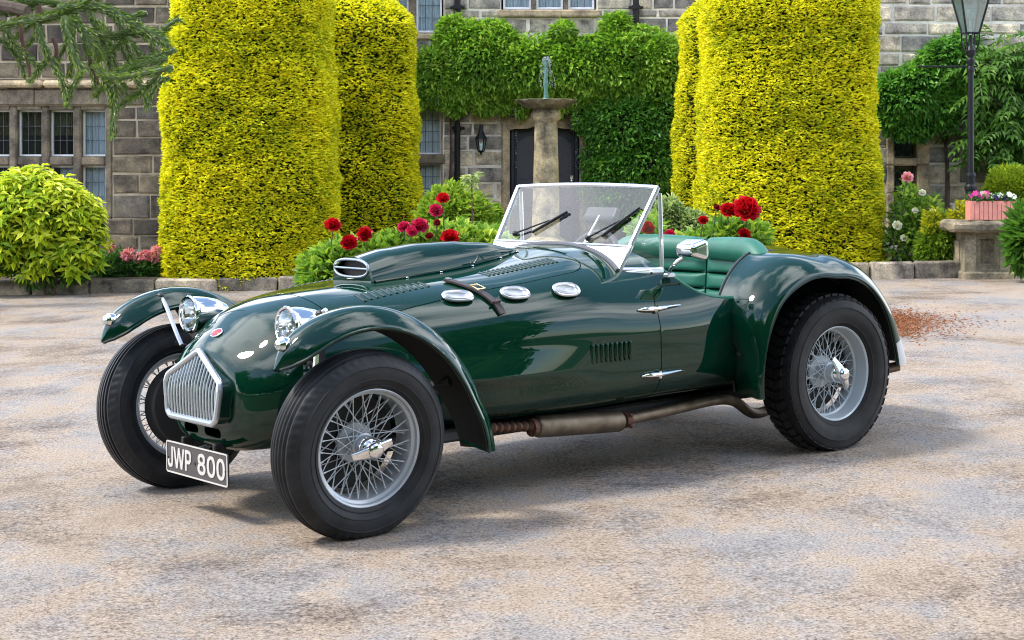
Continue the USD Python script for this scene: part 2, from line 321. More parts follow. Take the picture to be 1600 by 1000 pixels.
def window(D, px, frame_w=.022, back='curtain', bars='grid', curtain_share=1.0, fmat=None, inset=.10):
    """one light: white frame (the part) with pane, glazing bars and what hangs behind"""
    x0, z0, x1, z1 = rect_px(D, *px); y = D + inset
    fr = obj('window', ring(x0, z0, x1, z1, frame_w, y, .05), fmat or M_white, house, smooth=False)
    obj('pane', bx(((x0 + x1) / 2, y + .03, (z0 + z1) / 2), (x1 - x0 - 2 * frame_w, .004, z1 - z0 - 2 * frame_w)), M_wpane, fr, smooth=False)
    a, b, c, d = x0 + frame_w, z0 + frame_w, x1 - frame_w, z1 - frame_w; L = []
    if bars == 'grid':
        for k in range(1, 3): L.append(bx((a + (c - a) * k / 3, y + .022, (b + d) / 2), (.008, .008, d - b)))
        n = max(2, int(round((d - b) / .16)))
        for k in range(1, n): L.append(bx(((a + c) / 2, y + .022, b + (d - b) * k / n), (c - a, .0075, .008)))
    elif bars == 'diamond':
        s = .105
        for sg in (-1, 1):
            for k in range(-12, 26):
                u = np.array([[a + k * s, b], [a + k * s + sg * (d - b) * .62, d]])
                seg = sbox(a, b, c, d).intersection(__import__('shapely').geometry.LineString(u))
                if seg.length > .02:
                    q = np.array(seg.coords); L.append(tube(np.c_[q[:, 0], [y + .022 + .002 * sg] * 2, q[:, 1]], .0035, 4))
    if L: obj('glazing_bar', cat_(L), M_lead, fr, smooth=False, kind='stuff')
    if back in ('curtain', 'blind', 'half'):
        n = 40; xs_ = np.linspace(a if back != 'half' else a + (c - a) * .3, c, n); yy = y + .075 + .014 * np.sin(np.arange(n) * 1.25) + .006 * np.sin(np.arange(n) * .37)
        z_lo = b if back != 'blind' else b + (d - b) * .45
        V = np.array([[(x_, q_, z_) for x_, q_ in zip(xs_, yy)] for z_ in np.linspace(z_lo, d, 5)])
        obj('curtain', shell(V, V + [0, .004, 0]), M_blind if back == 'blind' else M_curtain, fr, smooth=40)
    return x0, z0, x1, z1
def trim(x0, z0, x1, z1, D, proud, m, name, depth=.14, ch=.012):
    return obj(name, bx(((x0 + x1) / 2, D - proud + depth / 2, (z0 + z1) / 2), (x1 - x0, depth, z1 - z0), ch), m, house, smooth=False)
# left wing -------------------------------------------------------------
DL = 21.5
lights = [(-22, 14), (27, 64), (77, 114), (127, 164)]
openL = rect_px(DL, -70, 166, 176, 342)
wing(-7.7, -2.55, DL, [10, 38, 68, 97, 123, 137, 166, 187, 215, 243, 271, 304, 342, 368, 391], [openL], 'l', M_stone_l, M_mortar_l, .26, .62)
for a, b in lights:
    window(DL, (a, 172, b, 244), back='blind' if b < 150 else 'curtain'); window(DL, (a, 259, b, 334), back='none' if b < 100 else ('half' if b < 150 else 'curtain'))
zt = lambda py, D=DL: EYE - (py - HZ) / F * D
X = lambda px, D=DL: (px - 800) / F * D
for a, b in [(-70, -22.5)] + [(lights[i][1] + .3, lights[i + 1][0] - .3) for i in range(3)] + [(164.3, 175.6)]:
    trim(X(a), zt(341.6), X(b), zt(166.4), DL, .012, M_stone_td, 'mullion', .22, .02)
for i, (a, b) in enumerate(lights): trim(X(a) - .002, zt(258.6), X(b) + .002, zt(244.4), DL, .008, M_stone_td, 'transom', .2, .02)
for i, (a, b) in enumerate(lights): trim(X(a) - .002, zt(171.6), X(b) + .002, zt(166.4), DL, .004, M_stone_td, 'head_stone', .2, .004)
for i, (a, b) in enumerate(lights): trim(X(a) - .002, zt(341.6), X(b) + .002, zt(334.4), DL, .010, M_stone_td, 'sill', .2, .008)
for a, b in ((-80, 55), (55.4, 178)): trim(X(a), zt(164), X(b), zt(140), DL, .055, M_stone_td, 'lintel', .10)
for a, b in ((-90, 70), (70.4, 200), (200.4, 330)): trim(X(a), zt(137), X(b), zt(126), DL, .13, M_stone_t, 'ledge_stone', .16, .03)
for a, b in ((-90, 60), (60.4, 165), (165.4, 250), (250.4, 330)): trim(X(a), zt(425), X(b), zt(391), DL, .07, M_stone_td, 'plinth_stone', .12, .03)
# centre -----------------------------------------------------------------
DC = 24.0
XC = lambda px: X(px, DC); ZC = lambda py: zt(py, DC)
openings = [rect_px(DC, 648, 166, 692, 336), rect_px(DC, 594, -40, 693, 52), rect_px(DC, 783, -40, 932, 15), (XC(796), -.4, XC(906), ZC(192))]
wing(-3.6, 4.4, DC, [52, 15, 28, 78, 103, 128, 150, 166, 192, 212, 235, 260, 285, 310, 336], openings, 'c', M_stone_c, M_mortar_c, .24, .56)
window(DC, (651, 169, 689, 241), back='curtain'); window(DC, (651, 256, 689, 333), back='curtain')
trim(XC(644), ZC(255.5), XC(696), ZC(241.5), DC, .03, M_stone_td, 'transom', .2)
for a, b in ((648.3, 650.7), (689.3, 691.7)):
    trim(XC(a), ZC(335), XC(b), ZC(256), DC, .004, M_stone_t, 'jamb_stone', .2, .004); trim(XC(a), ZC(241), XC(b), ZC(167), DC, .004, M_stone_t, 'jamb_stone', .2, .004)
trim(XC(640), ZC(345), XC(700), ZC(336.5), DC, .05, M_stone_t, 'sill', .2)
for a, b in ((597, 638), (650, 690)): window(DC, (a, -36, b, 50), .026, bars='grid')
trim(XC(638.4), ZC(51.6), XC(649.6), ZC(-38), DC, .01, M_stone_td, 'mullion', .2)
trim(XC(590), ZC(62), XC(698), ZC(52.4), DC, .06, M_stone_t, 'sill', .2, .02)
for a, b in ((786, 830), (838, 880), (888, 929)): window(DC, (a, -36, b, 13.5), .03, bars='grid')
for a, b in ((830.4, 837.6), (880.4, 887.6)): trim(XC(a), ZC(14.6), XC(b), ZC(-38), DC, .01, M_stone_td, 'mullion', .2)
trim(XC(778), ZC(27), XC(938), ZC(15.4), DC, .07, M_stone_t, 'sill', .2, .02)
# doorway: jambs, scalloped head, cornice, door
for a, b in ((783, 796.6), (905.4, 919)): trim(XC(a), -.3, XC(b), ZC(193), DC, .05, M_stone_t, 'door_jamb', .3, .03)
hx0, hx1 = XC(783), XC(919); u = np.linspace(0, 1, 60)
zl = ZC(206) + .09 * np.clip(np.sin(np.pi * u) ** .8, 0, 1) + .022 * np.cos(u * 4 * np.pi)
head = Polygon([(hx0, ZC(192.4)), (hx0, ZC(182)), (hx1, ZC(182)), (hx1, ZC(192.4))] + [(XC(905) + (XC(797) - XC(905)) * t, z) for t, z in zip(u, zl)])
obj('door_head', upright(extrude(head.buffer(0), .16), DC - .055), M_stone_t, house, smooth=False)
for k, (pa, pb, pr) in enumerate(((181.6, 176, .12), (175.6, 170, .18))): trim(XC(778 - 4 * k), ZC(pa), XC(924 + 4 * k), ZC(pb), DC, pr, M_stone_td, 'door_cornice', .3, .02)
dx0, dx1 = XC(797), XC(905); dw = dx1 - dx0
door = obj('door', bx(((dx0 + dx1) / 2, DC + .16, .72), (dw, .06, 2.15), .004), M_door, house, smooth=False)
for k in range(2):
    a = dx0 + dw * (.10 + .45 * k); b = a + dw * .34; ar = np.linspace(0, 1, 20)
    top = [(b + (a - b) * t, 1.50 + .09 * np.sin(np.pi * t) + (.05 * (t if k == 0 else 1 - t) * -1 + .03)) for t in ar]
    for z0, z1, arch in ((-.1, .55, 0), (.62, 1.44, 1)):
        pl = Polygon([(a, z0), (b, z0)] + (top if arch else [(b, z1), (a, z1)])).buffer(0)
        obj('door_panel', upright(extrude(pl, .03), DC + .118), M_doorpanel, door, smooth=False)
        rim_ = pl.buffer(.022).difference(pl); obj('panel_moulding', upright(extrude(rim_, .045), DC + .11), M_door, door, smooth=False)
for a in (dx0 + .012, dx1 - .062): obj('door_frame', bx((a + .025, DC + .09, .75), (.05, .10, 2.1), .008), M_door, house, smooth=False)
obj('handle', cat_([ball((dx1 - .10, DC + .07, ZC(283)), .03), bx((dx1 - .10, DC + .11, ZC(283)), (.05, .02, .16), .005)]), M_alu, door)
for px, y1 in ((715, 345), (993, 120)):
    x = XC(px); pipe = obj('drainpipe', tube([(x, DC - .09, ZC(y1)), (x, DC - .09, 4.6)], .042, 14), M_iron, house, smooth=40)
    for py in (12, 103, 200, 290):
        if py < y1: obj('pipe_collar', cat_([tube([(x, DC - .09, ZC(py + 3)), (x, DC - .09, ZC(py - 3))], .06, 14), bx((x, DC - .03, ZC(py)), (.20, .06, .035), .005)]), M_iron, pipe)
# right wing -------------------------------------------------------------
DR = 20.5
XR = lambda px: X(px, DR); ZR = lambda py: zt(py, DR)
openR = rect_px(DR, 1393, 178, 1439, 348)
wing(2.9, 7.6, DR, [8, 35, 55, 82, 104, 128, 152, 178, 200, 228, 256, 288, 318, 348, 380], [openR], 'c', M_stone_c, M_mortar_c, .26, .66)
window(DR, (1397, 182, 1432, 246), .016, back='none', bars='diamond', fmat=M_stone_td); window(DR, (1397, 260, 1432, 345), .016, back='none', bars='diamond', fmat=M_stone_td)
trim(XR(1393.2), ZR(259), XR(1438.8), ZR(247), DR, .015, M_stone_t, 'transom', .2, .02)
for a, b in ((1384, 1396.7), (1432.4, 1452)):
    for z0, z1 in ((348, 302), (301.6, 258), (257.6, 214), (213.6, 176)): trim(XR(a), ZR(z0), XR(b), ZR(z1), DR, .032 + rng.uniform(0, .004), M_stone_t, 'jamb_stone', .2, .015)
trim(XR(1384), ZR(358), XR(1452), ZR(348.4), DR, .06, M_stone_t, 'sill', .2, .02)
# walls that join the wings, seen only from the side
obj('wall', bx((-2.65, (DL + DC) / 2 + .17, 2.1), (.3, DC - DL - .36, 4.9)), M_mortar_l, house, smooth=False)
obj('wall', bx((3.05, (DR + DC) / 2 + .17, 2.1), (.3, DC - DR - .36, 4.9)), M_mortar_c, house, smooth=False)
for x0, x1, D in ((-7.7, -2.6, DL), (-3.6, 4.4, DC), (2.9, 7.6, DR)): obj('room', bx(((x0 + x1) / 2, D + 1.2, 2.1), (x1 - x0, .05, 5)), M_room, house, smooth=False)
for k, m_ in (('l', M_stone_l), ('c', M_stone_c)):
    if stuff_stone[k]: obj('stonework', cat_(stuff_stone[k]), m_, house, smooth=False, kind='stuff')
for x0, x1, D in ((-7.7, -2.62, DL), (-2.6, 2.98, DC), (3.0, 7.6, DR)): obj('roof', bx(((x0 + x1) / 2, (D + .02 + 31) / 2, 4.75 + .01 * D), (x1 - x0, 31 - D - .02, .12)), M_room, house, smooth=False)
# ------------------------------------------------------------------ plants
def unit(v): return v / np.maximum(np.linalg.norm(v, axis=-1, keepdims=True), 1e-9)
def leaves(pos, d, nrm, L, W, fold=.25, curl=.15):
    """pointed folded leaves: base, left, right, tip"""
    d = unit(d); s = unit(np.cross(nrm, d)); n = np.cross(d, s); L = np.broadcast_to(L, len(pos))[:, None]; W = np.broadcast_to(W, len(pos))[:, None]
    tip = pos + d * L - n * L * curl; mid = pos + d * L * .48 - n * W * fold * 0
    l = mid + s * W / 2 + n * W * fold; r = mid - s * W / 2 + n * W * fold
    V = np.stack([pos, l, tip, r], 1).reshape(-1, 3); b = np.arange(len(pos))[:, None] * 4
    Fc = np.concatenate([b + [0, 2, 1], b + [0, 3, 2]], 1).reshape(-1, 3)
    return T(V, Fc)
def rdir(n, r=rng): return unit(r.normal(size=(n, 3)))
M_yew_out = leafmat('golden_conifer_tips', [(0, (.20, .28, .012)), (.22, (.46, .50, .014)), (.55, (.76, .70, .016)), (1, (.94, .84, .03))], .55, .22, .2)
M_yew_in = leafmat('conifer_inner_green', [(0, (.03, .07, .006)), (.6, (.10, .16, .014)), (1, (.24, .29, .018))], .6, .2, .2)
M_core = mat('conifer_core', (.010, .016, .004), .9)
M_bark = mat('bark', (.07, .05, .035), .9, 0, 20, .5, bump=.01, bscale=40)
M_stem = mat('green_stem', (.06, .11, .03), .6)
M_ivy = leafmat('creeper_leaves', [(0, (.06, .16, .016)), (.4, (.16, .33, .03)), (.75, (.32, .52, .06)), (1, (.54, .66, .13))], .42, .35, .35)
M_ivy2 = leafmat('dark_shrub_leaves', [(0, (.045, .16, .025)), (.6, (.13, .33, .045)), (1, (.30, .53, .075))], .42, .3, .35)
M_wist = leafmat('wisteria_leaves', [(0, (.045, .13, .02)), (.7, (.11, .24, .035)), (.9, (.20, .34, .06)), (1, (.38, .34, .05))], .45, .4, .3)
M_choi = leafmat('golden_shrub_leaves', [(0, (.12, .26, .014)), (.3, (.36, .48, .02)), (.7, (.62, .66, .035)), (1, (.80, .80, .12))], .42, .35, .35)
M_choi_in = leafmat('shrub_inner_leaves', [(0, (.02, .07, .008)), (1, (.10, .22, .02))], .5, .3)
M_rosel = leafmat('rose_leaves', [(0, (.06, .16, .022)), (.45, (.18, .32, .04)), (.8, (.36, .47, .06)), (1, (.58, .62, .17))], .4, .35, .4)
M_lime = leafmat('lime_leaves', [(0, (.08, .17, .015)), (.5, (.20, .32, .025)), (1, (.42, .50, .06))], .45, .35)
M_vari = leafmat('variegated_leaves', [(0, (.12, .20, .06)), (.5, (.30, .38, .16)), (1, (.58, .62, .36))], .45, .35)
M_box = leafmat('clipped_box_leaves', [(0, (.10, .19, .012)), (.5, (.22, .32, .018)), (1, (.40, .44, .03))], .45, .3)
M_bedl = leafmat('bedding_leaves', [(0, (.03, .10, .025)), (.6, (.09, .21, .05)), (1, (.19, .31, .09))], .5, .35)
M_araul = leafmat('monkey_puzzle_leaves', [(0, (.045, .095, .016)), (.5, (.11, .19, .026)), (.85, (.22, .31, .045)), (1, (.40, .46, .10))], .38, .1, .45)
M_arau = mat('monkey_puzzle_green', (.055, .085, .02), .5, 0, 25, .4)
M_deadtwig = mat('dry_twig', (.10, .045, .035), .85)
M_rose = leafmat('red_rose_petals', [(0, (.26, .002, .008)), (.6, (.46, .004, .012)), (1, (.62, .010, .022))], .45, .25, .3)
M_rosem = leafmat('crimson_rose_petals', [(0, (.30, .006, .045)), (.6, (.50, .012, .085)), (1, (.66, .05, .16))], .45, .25, .3)
M_rosedk = leafmat('dark_rose_petals', [(0, (.12, .004, .01)), (1, (.26, .01, .018))], .5, .25, .3)
M_pink = leafmat('pink_petals', [(0, (.66, .20, .30)), (1, (.85, .48, .55))], .5, .35, .2)
M_mag = leafmat('magenta_petals', [(0, (.50, .02, .22)), (1, (.72, .08, .40))], .5, .3, .2)
M_pur = leafmat('purple_petals', [(0, (.06, .02, .14)), (1, (.14, .05, .28))], .5, .3, .2)
M_whitep = leafmat('white_petals', [(0, (.70, .68, .62)), (1, (.86, .85, .80))], .5, .3, .2)
M_yel = leafmat('yellow_spire_leaves', [(0, (.22, .30, .02)), (.6, (.50, .46, .02)), (1, (.72, .60, .03))], .5, .35)

def hedge(name_label, cx, cy, a, b, h, n_out, seed, group=None):
    r = np.random.default_rng(seed)
    t = thing('golden_hedge', name_label, 'clipped conifer', (cx, cy, gz(cx)))
    def surf(th, u):                       # th plan angle, u 0..1 bottom to top of side then over the shoulder to the middle
        c, s = np.cos(th), np.sin(th); e = 2.7
        rad = (np.abs(c) ** e + np.abs(s) ** e) ** (-1 / e)
        us = .84
        z = np.where(u < us, u / us * (h - .45), h - .45 + .45 * np.sin(np.clip((u - us) / (1 - us), 0, 1) * np.pi / 2))
        k = np.where(u < us, 1.0 - .10 * (u / us) ** 1.2, .90 * (np.cos(np.clip((u - us) / (1 - us), 0, 1) * np.pi / 2) * .62 + .38 * (1 - np.clip((u - us) / (1 - us), 0, 1))))
        p = np.stack([c * rad * a * k, s * rad * b * k, z], -1)
        nn = np.stack([np.sign(c) * np.abs(c) ** (e - 1) / a, np.sign(s) * np.abs(s) ** (e - 1) / b, np.where(u < us, .04, (u - us) / (1 - us) * 1.2)], -1)
        return p, unit(nn)
    th, u = np.meshgrid(np.linspace(0, 2 * np.pi, 56), np.r_[np.linspace(0, .84, 20), np.linspace(.86, 1, 10)])
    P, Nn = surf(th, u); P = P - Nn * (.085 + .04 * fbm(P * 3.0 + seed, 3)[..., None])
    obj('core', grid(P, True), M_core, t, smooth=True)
    obj('trunk', tube([(0, 0, -.1), (0, 0, 1.2), (.02, 0, 2.2)], [.11, .09, .05], 10), M_bark, t)
    def layer(n, inset, L0, L1, Wr, m, nm, tang):
        th = r.uniform(0, 2 * np.pi, n); uu = r.uniform(0, 1, n) ** .95
        p, nn = surf(th, uu); bump_ = (fbm(p * 2.1 + seed * 3.7, 3) - .5) * .17 + (noise(p * 9 + seed, 3) - .5) * .05
        p = p + nn * (bump_ - inset + r.uniform(-.03, .022, n))[:, None]
        tan = unit(np.cross(nn, [0, 0, 1.0])) * r.choice([-1, 1], n)[:, None]
        d = nn * r.uniform(.35, 1.0, n)[:, None] + tan * r.uniform(.1, tang, n)[:, None] + np.array([0, 0, 1.0]) * r.uniform(-.25, .65, n)[:, None]
        L = r.uniform(L0, L1, n); return obj(nm, leaves(p - unit(d) * L[:, None] * .5, d, rdir(n, r) + [0, 0, .8], L, L * Wr, .3, .2), m, t, smooth=False)
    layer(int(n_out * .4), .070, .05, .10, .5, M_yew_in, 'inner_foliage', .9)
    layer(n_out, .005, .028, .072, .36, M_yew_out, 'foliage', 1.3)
hedge('tall clipped golden conifer nearest the left lawn, rising behind the car bonnet', -2.78, 18.45, .93, .93, 3.44, 108000, 11)
hedge('tall clipped golden conifer half hidden behind the bigger one, left of the stone fountain', -2.02, 20.7, .92, .92, 3.35, 64000, 12)
hedge('tall clipped golden conifer rising behind the green leather seats and rear wing', 2.98, 18.75, .985, .95, 3.44, 108000, 13)
hedge('golden conifer of which only a strip shows, right beside the dark green creeper', 2.93, 21.3, .95, .92, 3.35, 46000, 14)

def blob_leaves(r, n, blobs, L0, L1, Wr, shellp=.35, up=.5, droop=0):
    """leaves spread over the outer part of ellipsoids (cx, cy, cz, rx, ry, rz)"""
    bl = np.array(blobs); w = bl[:, 3] * bl[:, 5]; k = r.choice(len(bl), n, p=w / w.sum()); B = bl[k]
    d = rdir(n, r); d[:, 1] = np.where(r.uniform(size=n) < .55, -np.abs(d[:, 1]), d[:, 1])
    rad = 1 - shellp * r.uniform(size=n) ** 1.6 + .16 * r.uniform(size=n) ** 5; p = B[:, :3] + d * B[:, 3:] * rad[:, None]
    p += (noise(p * 6 + 5, 2) - .5)[:, None] * d * .10
    dd = d + rdir(n, r) * .7 + [0, 0, up - droop]
    L = r.uniform(L0, L1, n); return leaves(p, dd, d * .6 + rdir(n, r) * .5 + [0, 0, .8], L, L * Wr, .2, .25)
# creeper over the doorway: lumps on the wall from pixel positions
def creeper(label, px_blobs, D, n, m, seed, L=(.07, .15), name='wall_creeper', cat='climbing plant', stems=()):
    r = np.random.default_rng(seed); bl = []
    for px, py, rx, ry, dp in px_blobs:
        c = at(px, py, D - dp * .5); s = D / F; bl.append((c[0], c[1], c[2], rx * s, dp * .5 + .05, ry * s))
    o = bl[0]; sat = []
    for b in bl:                                       # stray shoots round the edge
        for _ in range(7):
            a = r.uniform(0, 6.28); k = r.uniform(.92, 1.12); q = r.uniform(.06, .15); sat.append((b[0] + np.cos(a) * b[3] * k, b[1] - .02, b[2] + np.sin(a) * b[5] * k, q, .12, q * r.uniform(.8, 1.8)))
    nb = len(bl); bl = bl + sat; t = thing(name, label, cat, (o[0], D, gz(o[0])))
    off = -np.array([o[0], D, gz(o[0])])
    bl = [tuple(np.array(b[:3]) + off) + b[3:] for b in bl]
    obj('foliage', blob_leaves(r, n, bl, L[0], L[1], .46, up=-.15), m, t, smooth=False)
    core = [ball(b[:3], np.array(b[3:]) * .70, 2) for b in bl[:nb]]; obj('dark_inner_stems', cat_(core), M_core, t, smooth=True)  # near-black solid cores that darken the gaps between the leaves
    for s_ in stems:
        q = np.array([at(x, y, D - .06) + off for x, y in s_]); obj('stem', tube(spline(q, 16), np.linspace(.035, .012, 16), 6), M_bark, t)
    return t
creeper('broad leafy green creeper covering the wall above the dark front door',
        [(700, 118, 62, 48, .35), (760, 95, 62, 52, .45), (830, 108, 70, 46, .5), (900, 110, 70, 48, .5), (970, 105, 70, 52, .5), (1025, 115, 50, 62, .5), (735, 60, 38, 26, .3), (975, 70, 55, 22, .3), (660, 120, 30, 36, .25),
         (690, 148, 30, 16, .2), (800, 140, 60, 20, .3), (620, 130, 40, 40, .3)], DC, 62000, M_ivy, 21, (.05, .11), stems=[[(700, 330), (705, 250), (702, 160)], [(930, 330), (940, 240), (960, 130)]])
creeper('dense dark green shrub trained against the wall right of the front door',
        [(985, 200, 68, 55, .55), (1010, 255, 62, 55, .6), (965, 265, 45, 40, .5), (1030, 190, 45, 60, .5), (990, 310, 70, 40, .5)], DC, 26000, M_ivy2, 22, (.045, .10), 'wall_shrub', 'shrub')
creeper('leafy creeper hanging on the right hand wall left of the iron lamp post',
        [(1440, 128, 48, 30, .4), (1480, 95, 45, 32, .4), (1425, 160, 42, 34, .45), (1462, 168, 30, 32, .4), (1495, 125, 30, 24, .35), (1400, 150, 26, 32, .3)], DR, 16000, M_ivy2, 23, (.05, .11), stems=[[(1478, 345), (1480, 260), (1470, 170)]])
# wisteria: pinnate leaves ------------------------------------------------
def wisteria(label, px_blobs, D, n, seed):
    r = np.random.default_rng(seed); o = at(1560, 300, D); o[2] = gz(o[0]); t = thing('wisteria', label, 'climbing plant', o)
    Ps, Ds, Ns, Ls, stalks = [], [], [], [], []
    for px, py, rx, ry, cnt in px_blobs:
        for _ in range(cnt):
            c = at(px + r.normal() * rx * .55, py + r.normal() * ry * .55, D - r.uniform(.08, .7)) - o
            d = unit(np.array([r.normal() * .8, -abs(r.normal()) * .6, r.normal() * .35])); s = unit(np.cross(d, [0, 0, 1.0])); L = r.uniform(.28, .42); m = 6
            pts = []
            for k in range(m):
                f = (k + .6) / m; q = c + d * L * f + np.array([0, 0, -.16 * f * f]); pts.append(q); ll = .13 * (1 - .45 * abs(f - .45)) * r.uniform(.85, 1.1)
                for sg in (-1, 1):
                    Ps.append(q); Ds.append(s * sg + d * .55 + [0, 0, -.35]); Ns.append([0, -.3, 1.0]); Ls.append(ll)
            Ps.append(pts[-1]); Ds.append(d + [0, 0, -.5]); Ns.append([0, 0, 1.]); Ls.append(.11)
            stalks.append(tube([c, pts[2], pts[-1]], .004, 3))
    Ls = np.array(Ls); obj('foliage', leaves(np.array(Ps), np.array(Ds), np.array(Ns), Ls, Ls * .36, .15, .3), M_wist, t, smooth=False)
    obj('leaf_stalk', cat_(stalks), M_stem, t, smooth=False, kind='stuff')
    for s_ in ([(1590, 345), (1575, 270), (1585, 190), (1570, 110)], [(1590, 345), (1555, 250), (1545, 205)], [(1585, 190), (1610, 140), (1620, 80)]):
        q = np.array([at(x, y, D - .12) - o for x, y in s_]); obj('stem', tube(spline(q, 18), np.linspace(.05, .018, 18), 7), M_bark, t)
wisteria('wisteria with long feathery leaves on the wall at the right edge', [(1560, 95, 45, 30, 60), (1590, 140, 40, 40, 70), (1570, 190, 45, 40, 70), (1600, 230, 35, 40, 60), (1540, 225, 20, 35, 22), (1615, 80, 25, 30, 30), (1528, 150, 10, 40, 10)], DR, 0, 24)
# yellow-green shrub on the left ------------------------------------------
def whorl_shrub(label, o, blobs, nwh, seed, m, mi, L=(.09, .15), name='golden_shrub', inner=2200):
    r = np.random.default_rng(seed); t = thing(name, label, 'shrub', o)
    bl = np.array(blobs); w = bl[:, 3] * bl[:, 5]; k = r.choice(len(bl), nwh, p=w / w.sum()); B = bl[k]
    d = rdir(nwh, r); d[:, 1] = np.where(r.uniform(size=nwh) < .6, -np.abs(d[:, 1]), d[:, 1]); d[:, 2] = np.where(d[:, 2] < -.55, -d[:, 2], d[:, 2])
    c = B[:, :3] + d * B[:, 3:] * r.uniform(.86, 1.16, nwh)[:, None]; c = c[c[:, 2] > .06]; d = d[:len(c)]
    Ps, Ds, Ns, Ls = [], [], [], []
    for ci, di in zip(c, d):
        up = unit(di * .6 + np.array([0, -.25, .9]) + r.normal(size=3) * .15); e1 = unit(np.cross(up, [.3, .8, .1])); e2 = np.cross(up, e1); n_ = 8; a0 = r.uniform(0, 6.28); s = r.uniform(L[0], L[1])
        for q in range(n_):
            a = a0 + q * 2.4; el = .15 + .12 * (q % 3); Ps.append(ci + up * .012 * q); Ds.append(np.cos(a) * e1 + np.sin(a) * e2 + up * el); Ns.append(up); Ls.append(s * r.uniform(.7, 1.1))
    Ls = np.array(Ls); obj('foliage', leaves(np.array(Ps), np.array(Ds), np.array(Ns), Ls, Ls * .36, .12, .25), m, t, smooth=False)
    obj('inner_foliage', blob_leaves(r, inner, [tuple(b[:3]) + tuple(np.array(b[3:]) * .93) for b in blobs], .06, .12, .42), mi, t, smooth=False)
    obj('dark_inner_stems', cat_([ball(b[:3], np.array(b[3:]) * .72, 2) for b in blobs]), M_core, t, smooth=True)  # solid near-black lumps set inside the foliage to darken its gaps
    for q in range(5): obj('stem', tube([(r.uniform(-.25, .25), r.uniform(-.1, .2), -.05), (r.uniform(-.5, .5), 0, .6)], [.022, .012], 6), M_bark, t)
o = at(70, 455, 17.0); o[2] = gz(o[0]); s = 17.0 / F
def bp(px, py, rx, ry, D=17.0, dep=None, o=o): q = at(px, py, D) - o; return (q[0], q[1], q[2], rx * D / F, (dep or min(rx, ry) * D / F), ry * D / F)
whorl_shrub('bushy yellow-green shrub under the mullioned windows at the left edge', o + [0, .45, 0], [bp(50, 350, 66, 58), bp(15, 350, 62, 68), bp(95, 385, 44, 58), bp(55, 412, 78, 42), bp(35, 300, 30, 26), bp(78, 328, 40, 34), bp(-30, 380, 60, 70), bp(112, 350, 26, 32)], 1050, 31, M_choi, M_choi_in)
# rounded bushes -----------------------------------------------------------
def bush(name, label, px_blobs, D, n, m, seed, L=(.04, .08), cat='bush', Wr=.5, stem=True, core=.8):
    r = np.random.default_rng(seed); f = px_blobs[0]; o = at(f[0], f[1], D); o[2] = gz(o[0]); t = thing(name, label, cat, o)
    bl = []
    for px, py, rx, ry in px_blobs:
        q = at(px, py, D) - o; bl.append((q[0], q[1], q[2], rx * D / F, .85 * (rx + ry) / 2 * D / F, ry * D / F))
    obj('foliage', blob_leaves(r, n, bl, L[0], L[1], Wr, .3), m, t, smooth=False)
    obj('dark_inner_stems', cat_([ball(b[:3], np.array(b[3:]) * core, 2) for b in bl]), M_core, t, smooth=True)  # near-black solid filling, dark where the leaves leave gaps
    if stem: obj('stem', tube([(0, 0, -.05), (.01, 0, max(.2, bl[0][2] - bl[0][5] * .5))], [.03, .02], 7), M_bark, t)
    return t, o
bush('rounded_bush', 'clipped dome shaped light green bush behind the red roses', [(712, 352, 58, 55), (712, 400, 60, 50)], 16.2, 9000, M_lime, 41)
bush('small_conifer', 'little pointed yellow-green conifer beside the windscreen', [(776, 345, 9, 26), (776, 370, 12, 26)], 17.5, 1600, M_lime, 42, (.03, .06), 'conifer')
bush('variegated_shrub', 'pale variegated shrub between the windscreen and the golden hedge', [(1075, 365, 38, 32), (1045, 350, 22, 34), (1110, 385, 35, 28), (1060, 400, 50, 40)], 15.2, 6500, M_vari, 43, (.05, .09))
bush('topiary_ball', 'clipped light green topiary ball above the flower trough', [(1584, 296, 43, 31)], 18.2, 8000, M_box, 44, (.025, .05), 'topiary')
bush('garden_bush', 'mid green bush behind the topiary ball at the right edge', [(1610, 330, 40, 50), (1600, 400, 40, 50)], 18.9, 5000, M_ivy2, 45, (.06, .11))
bush('leafy_shrub', 'bright green long leaved shrub right of the stone pedestal', [(1606, 375, 22, 36)], 16.8, 900, M_wist, 46, (.14, .24), 'shrub', .32)
# yellow flowering shrub, right
t, o = bush('yellow_flowering_shrub', 'yellow spired shrub in the bed left of the stone pedestal', [(1470, 375, 34, 38), (1495, 380, 26, 34), (1450, 385, 20, 30)], 17.9, 6000, M_lime, 47, (.04, .08))
r = np.random.default_rng(48); pts = [at(1450 + 12 * k + r.uniform(-5, 5), 352 - 8 * math.sin(k * 2.1) + r.uniform(-12, 8), 17.75) - o for k in range(6)]
for q in pts:
    n = 130; z = r.uniform(-.10, .14, n); a = r.uniform(0, 6.28, n); w = .05 * (1 - (z + .1) / .3)
    obj('flower_spire', leaves(q + np.c_[np.cos(a) * w, np.sin(a) * w, z], np.c_[np.cos(a), np.sin(a), np.full(n, .8)], rdir(n, r) + [0, 0, 1], .055, .022), M_yel, t, smooth=False)
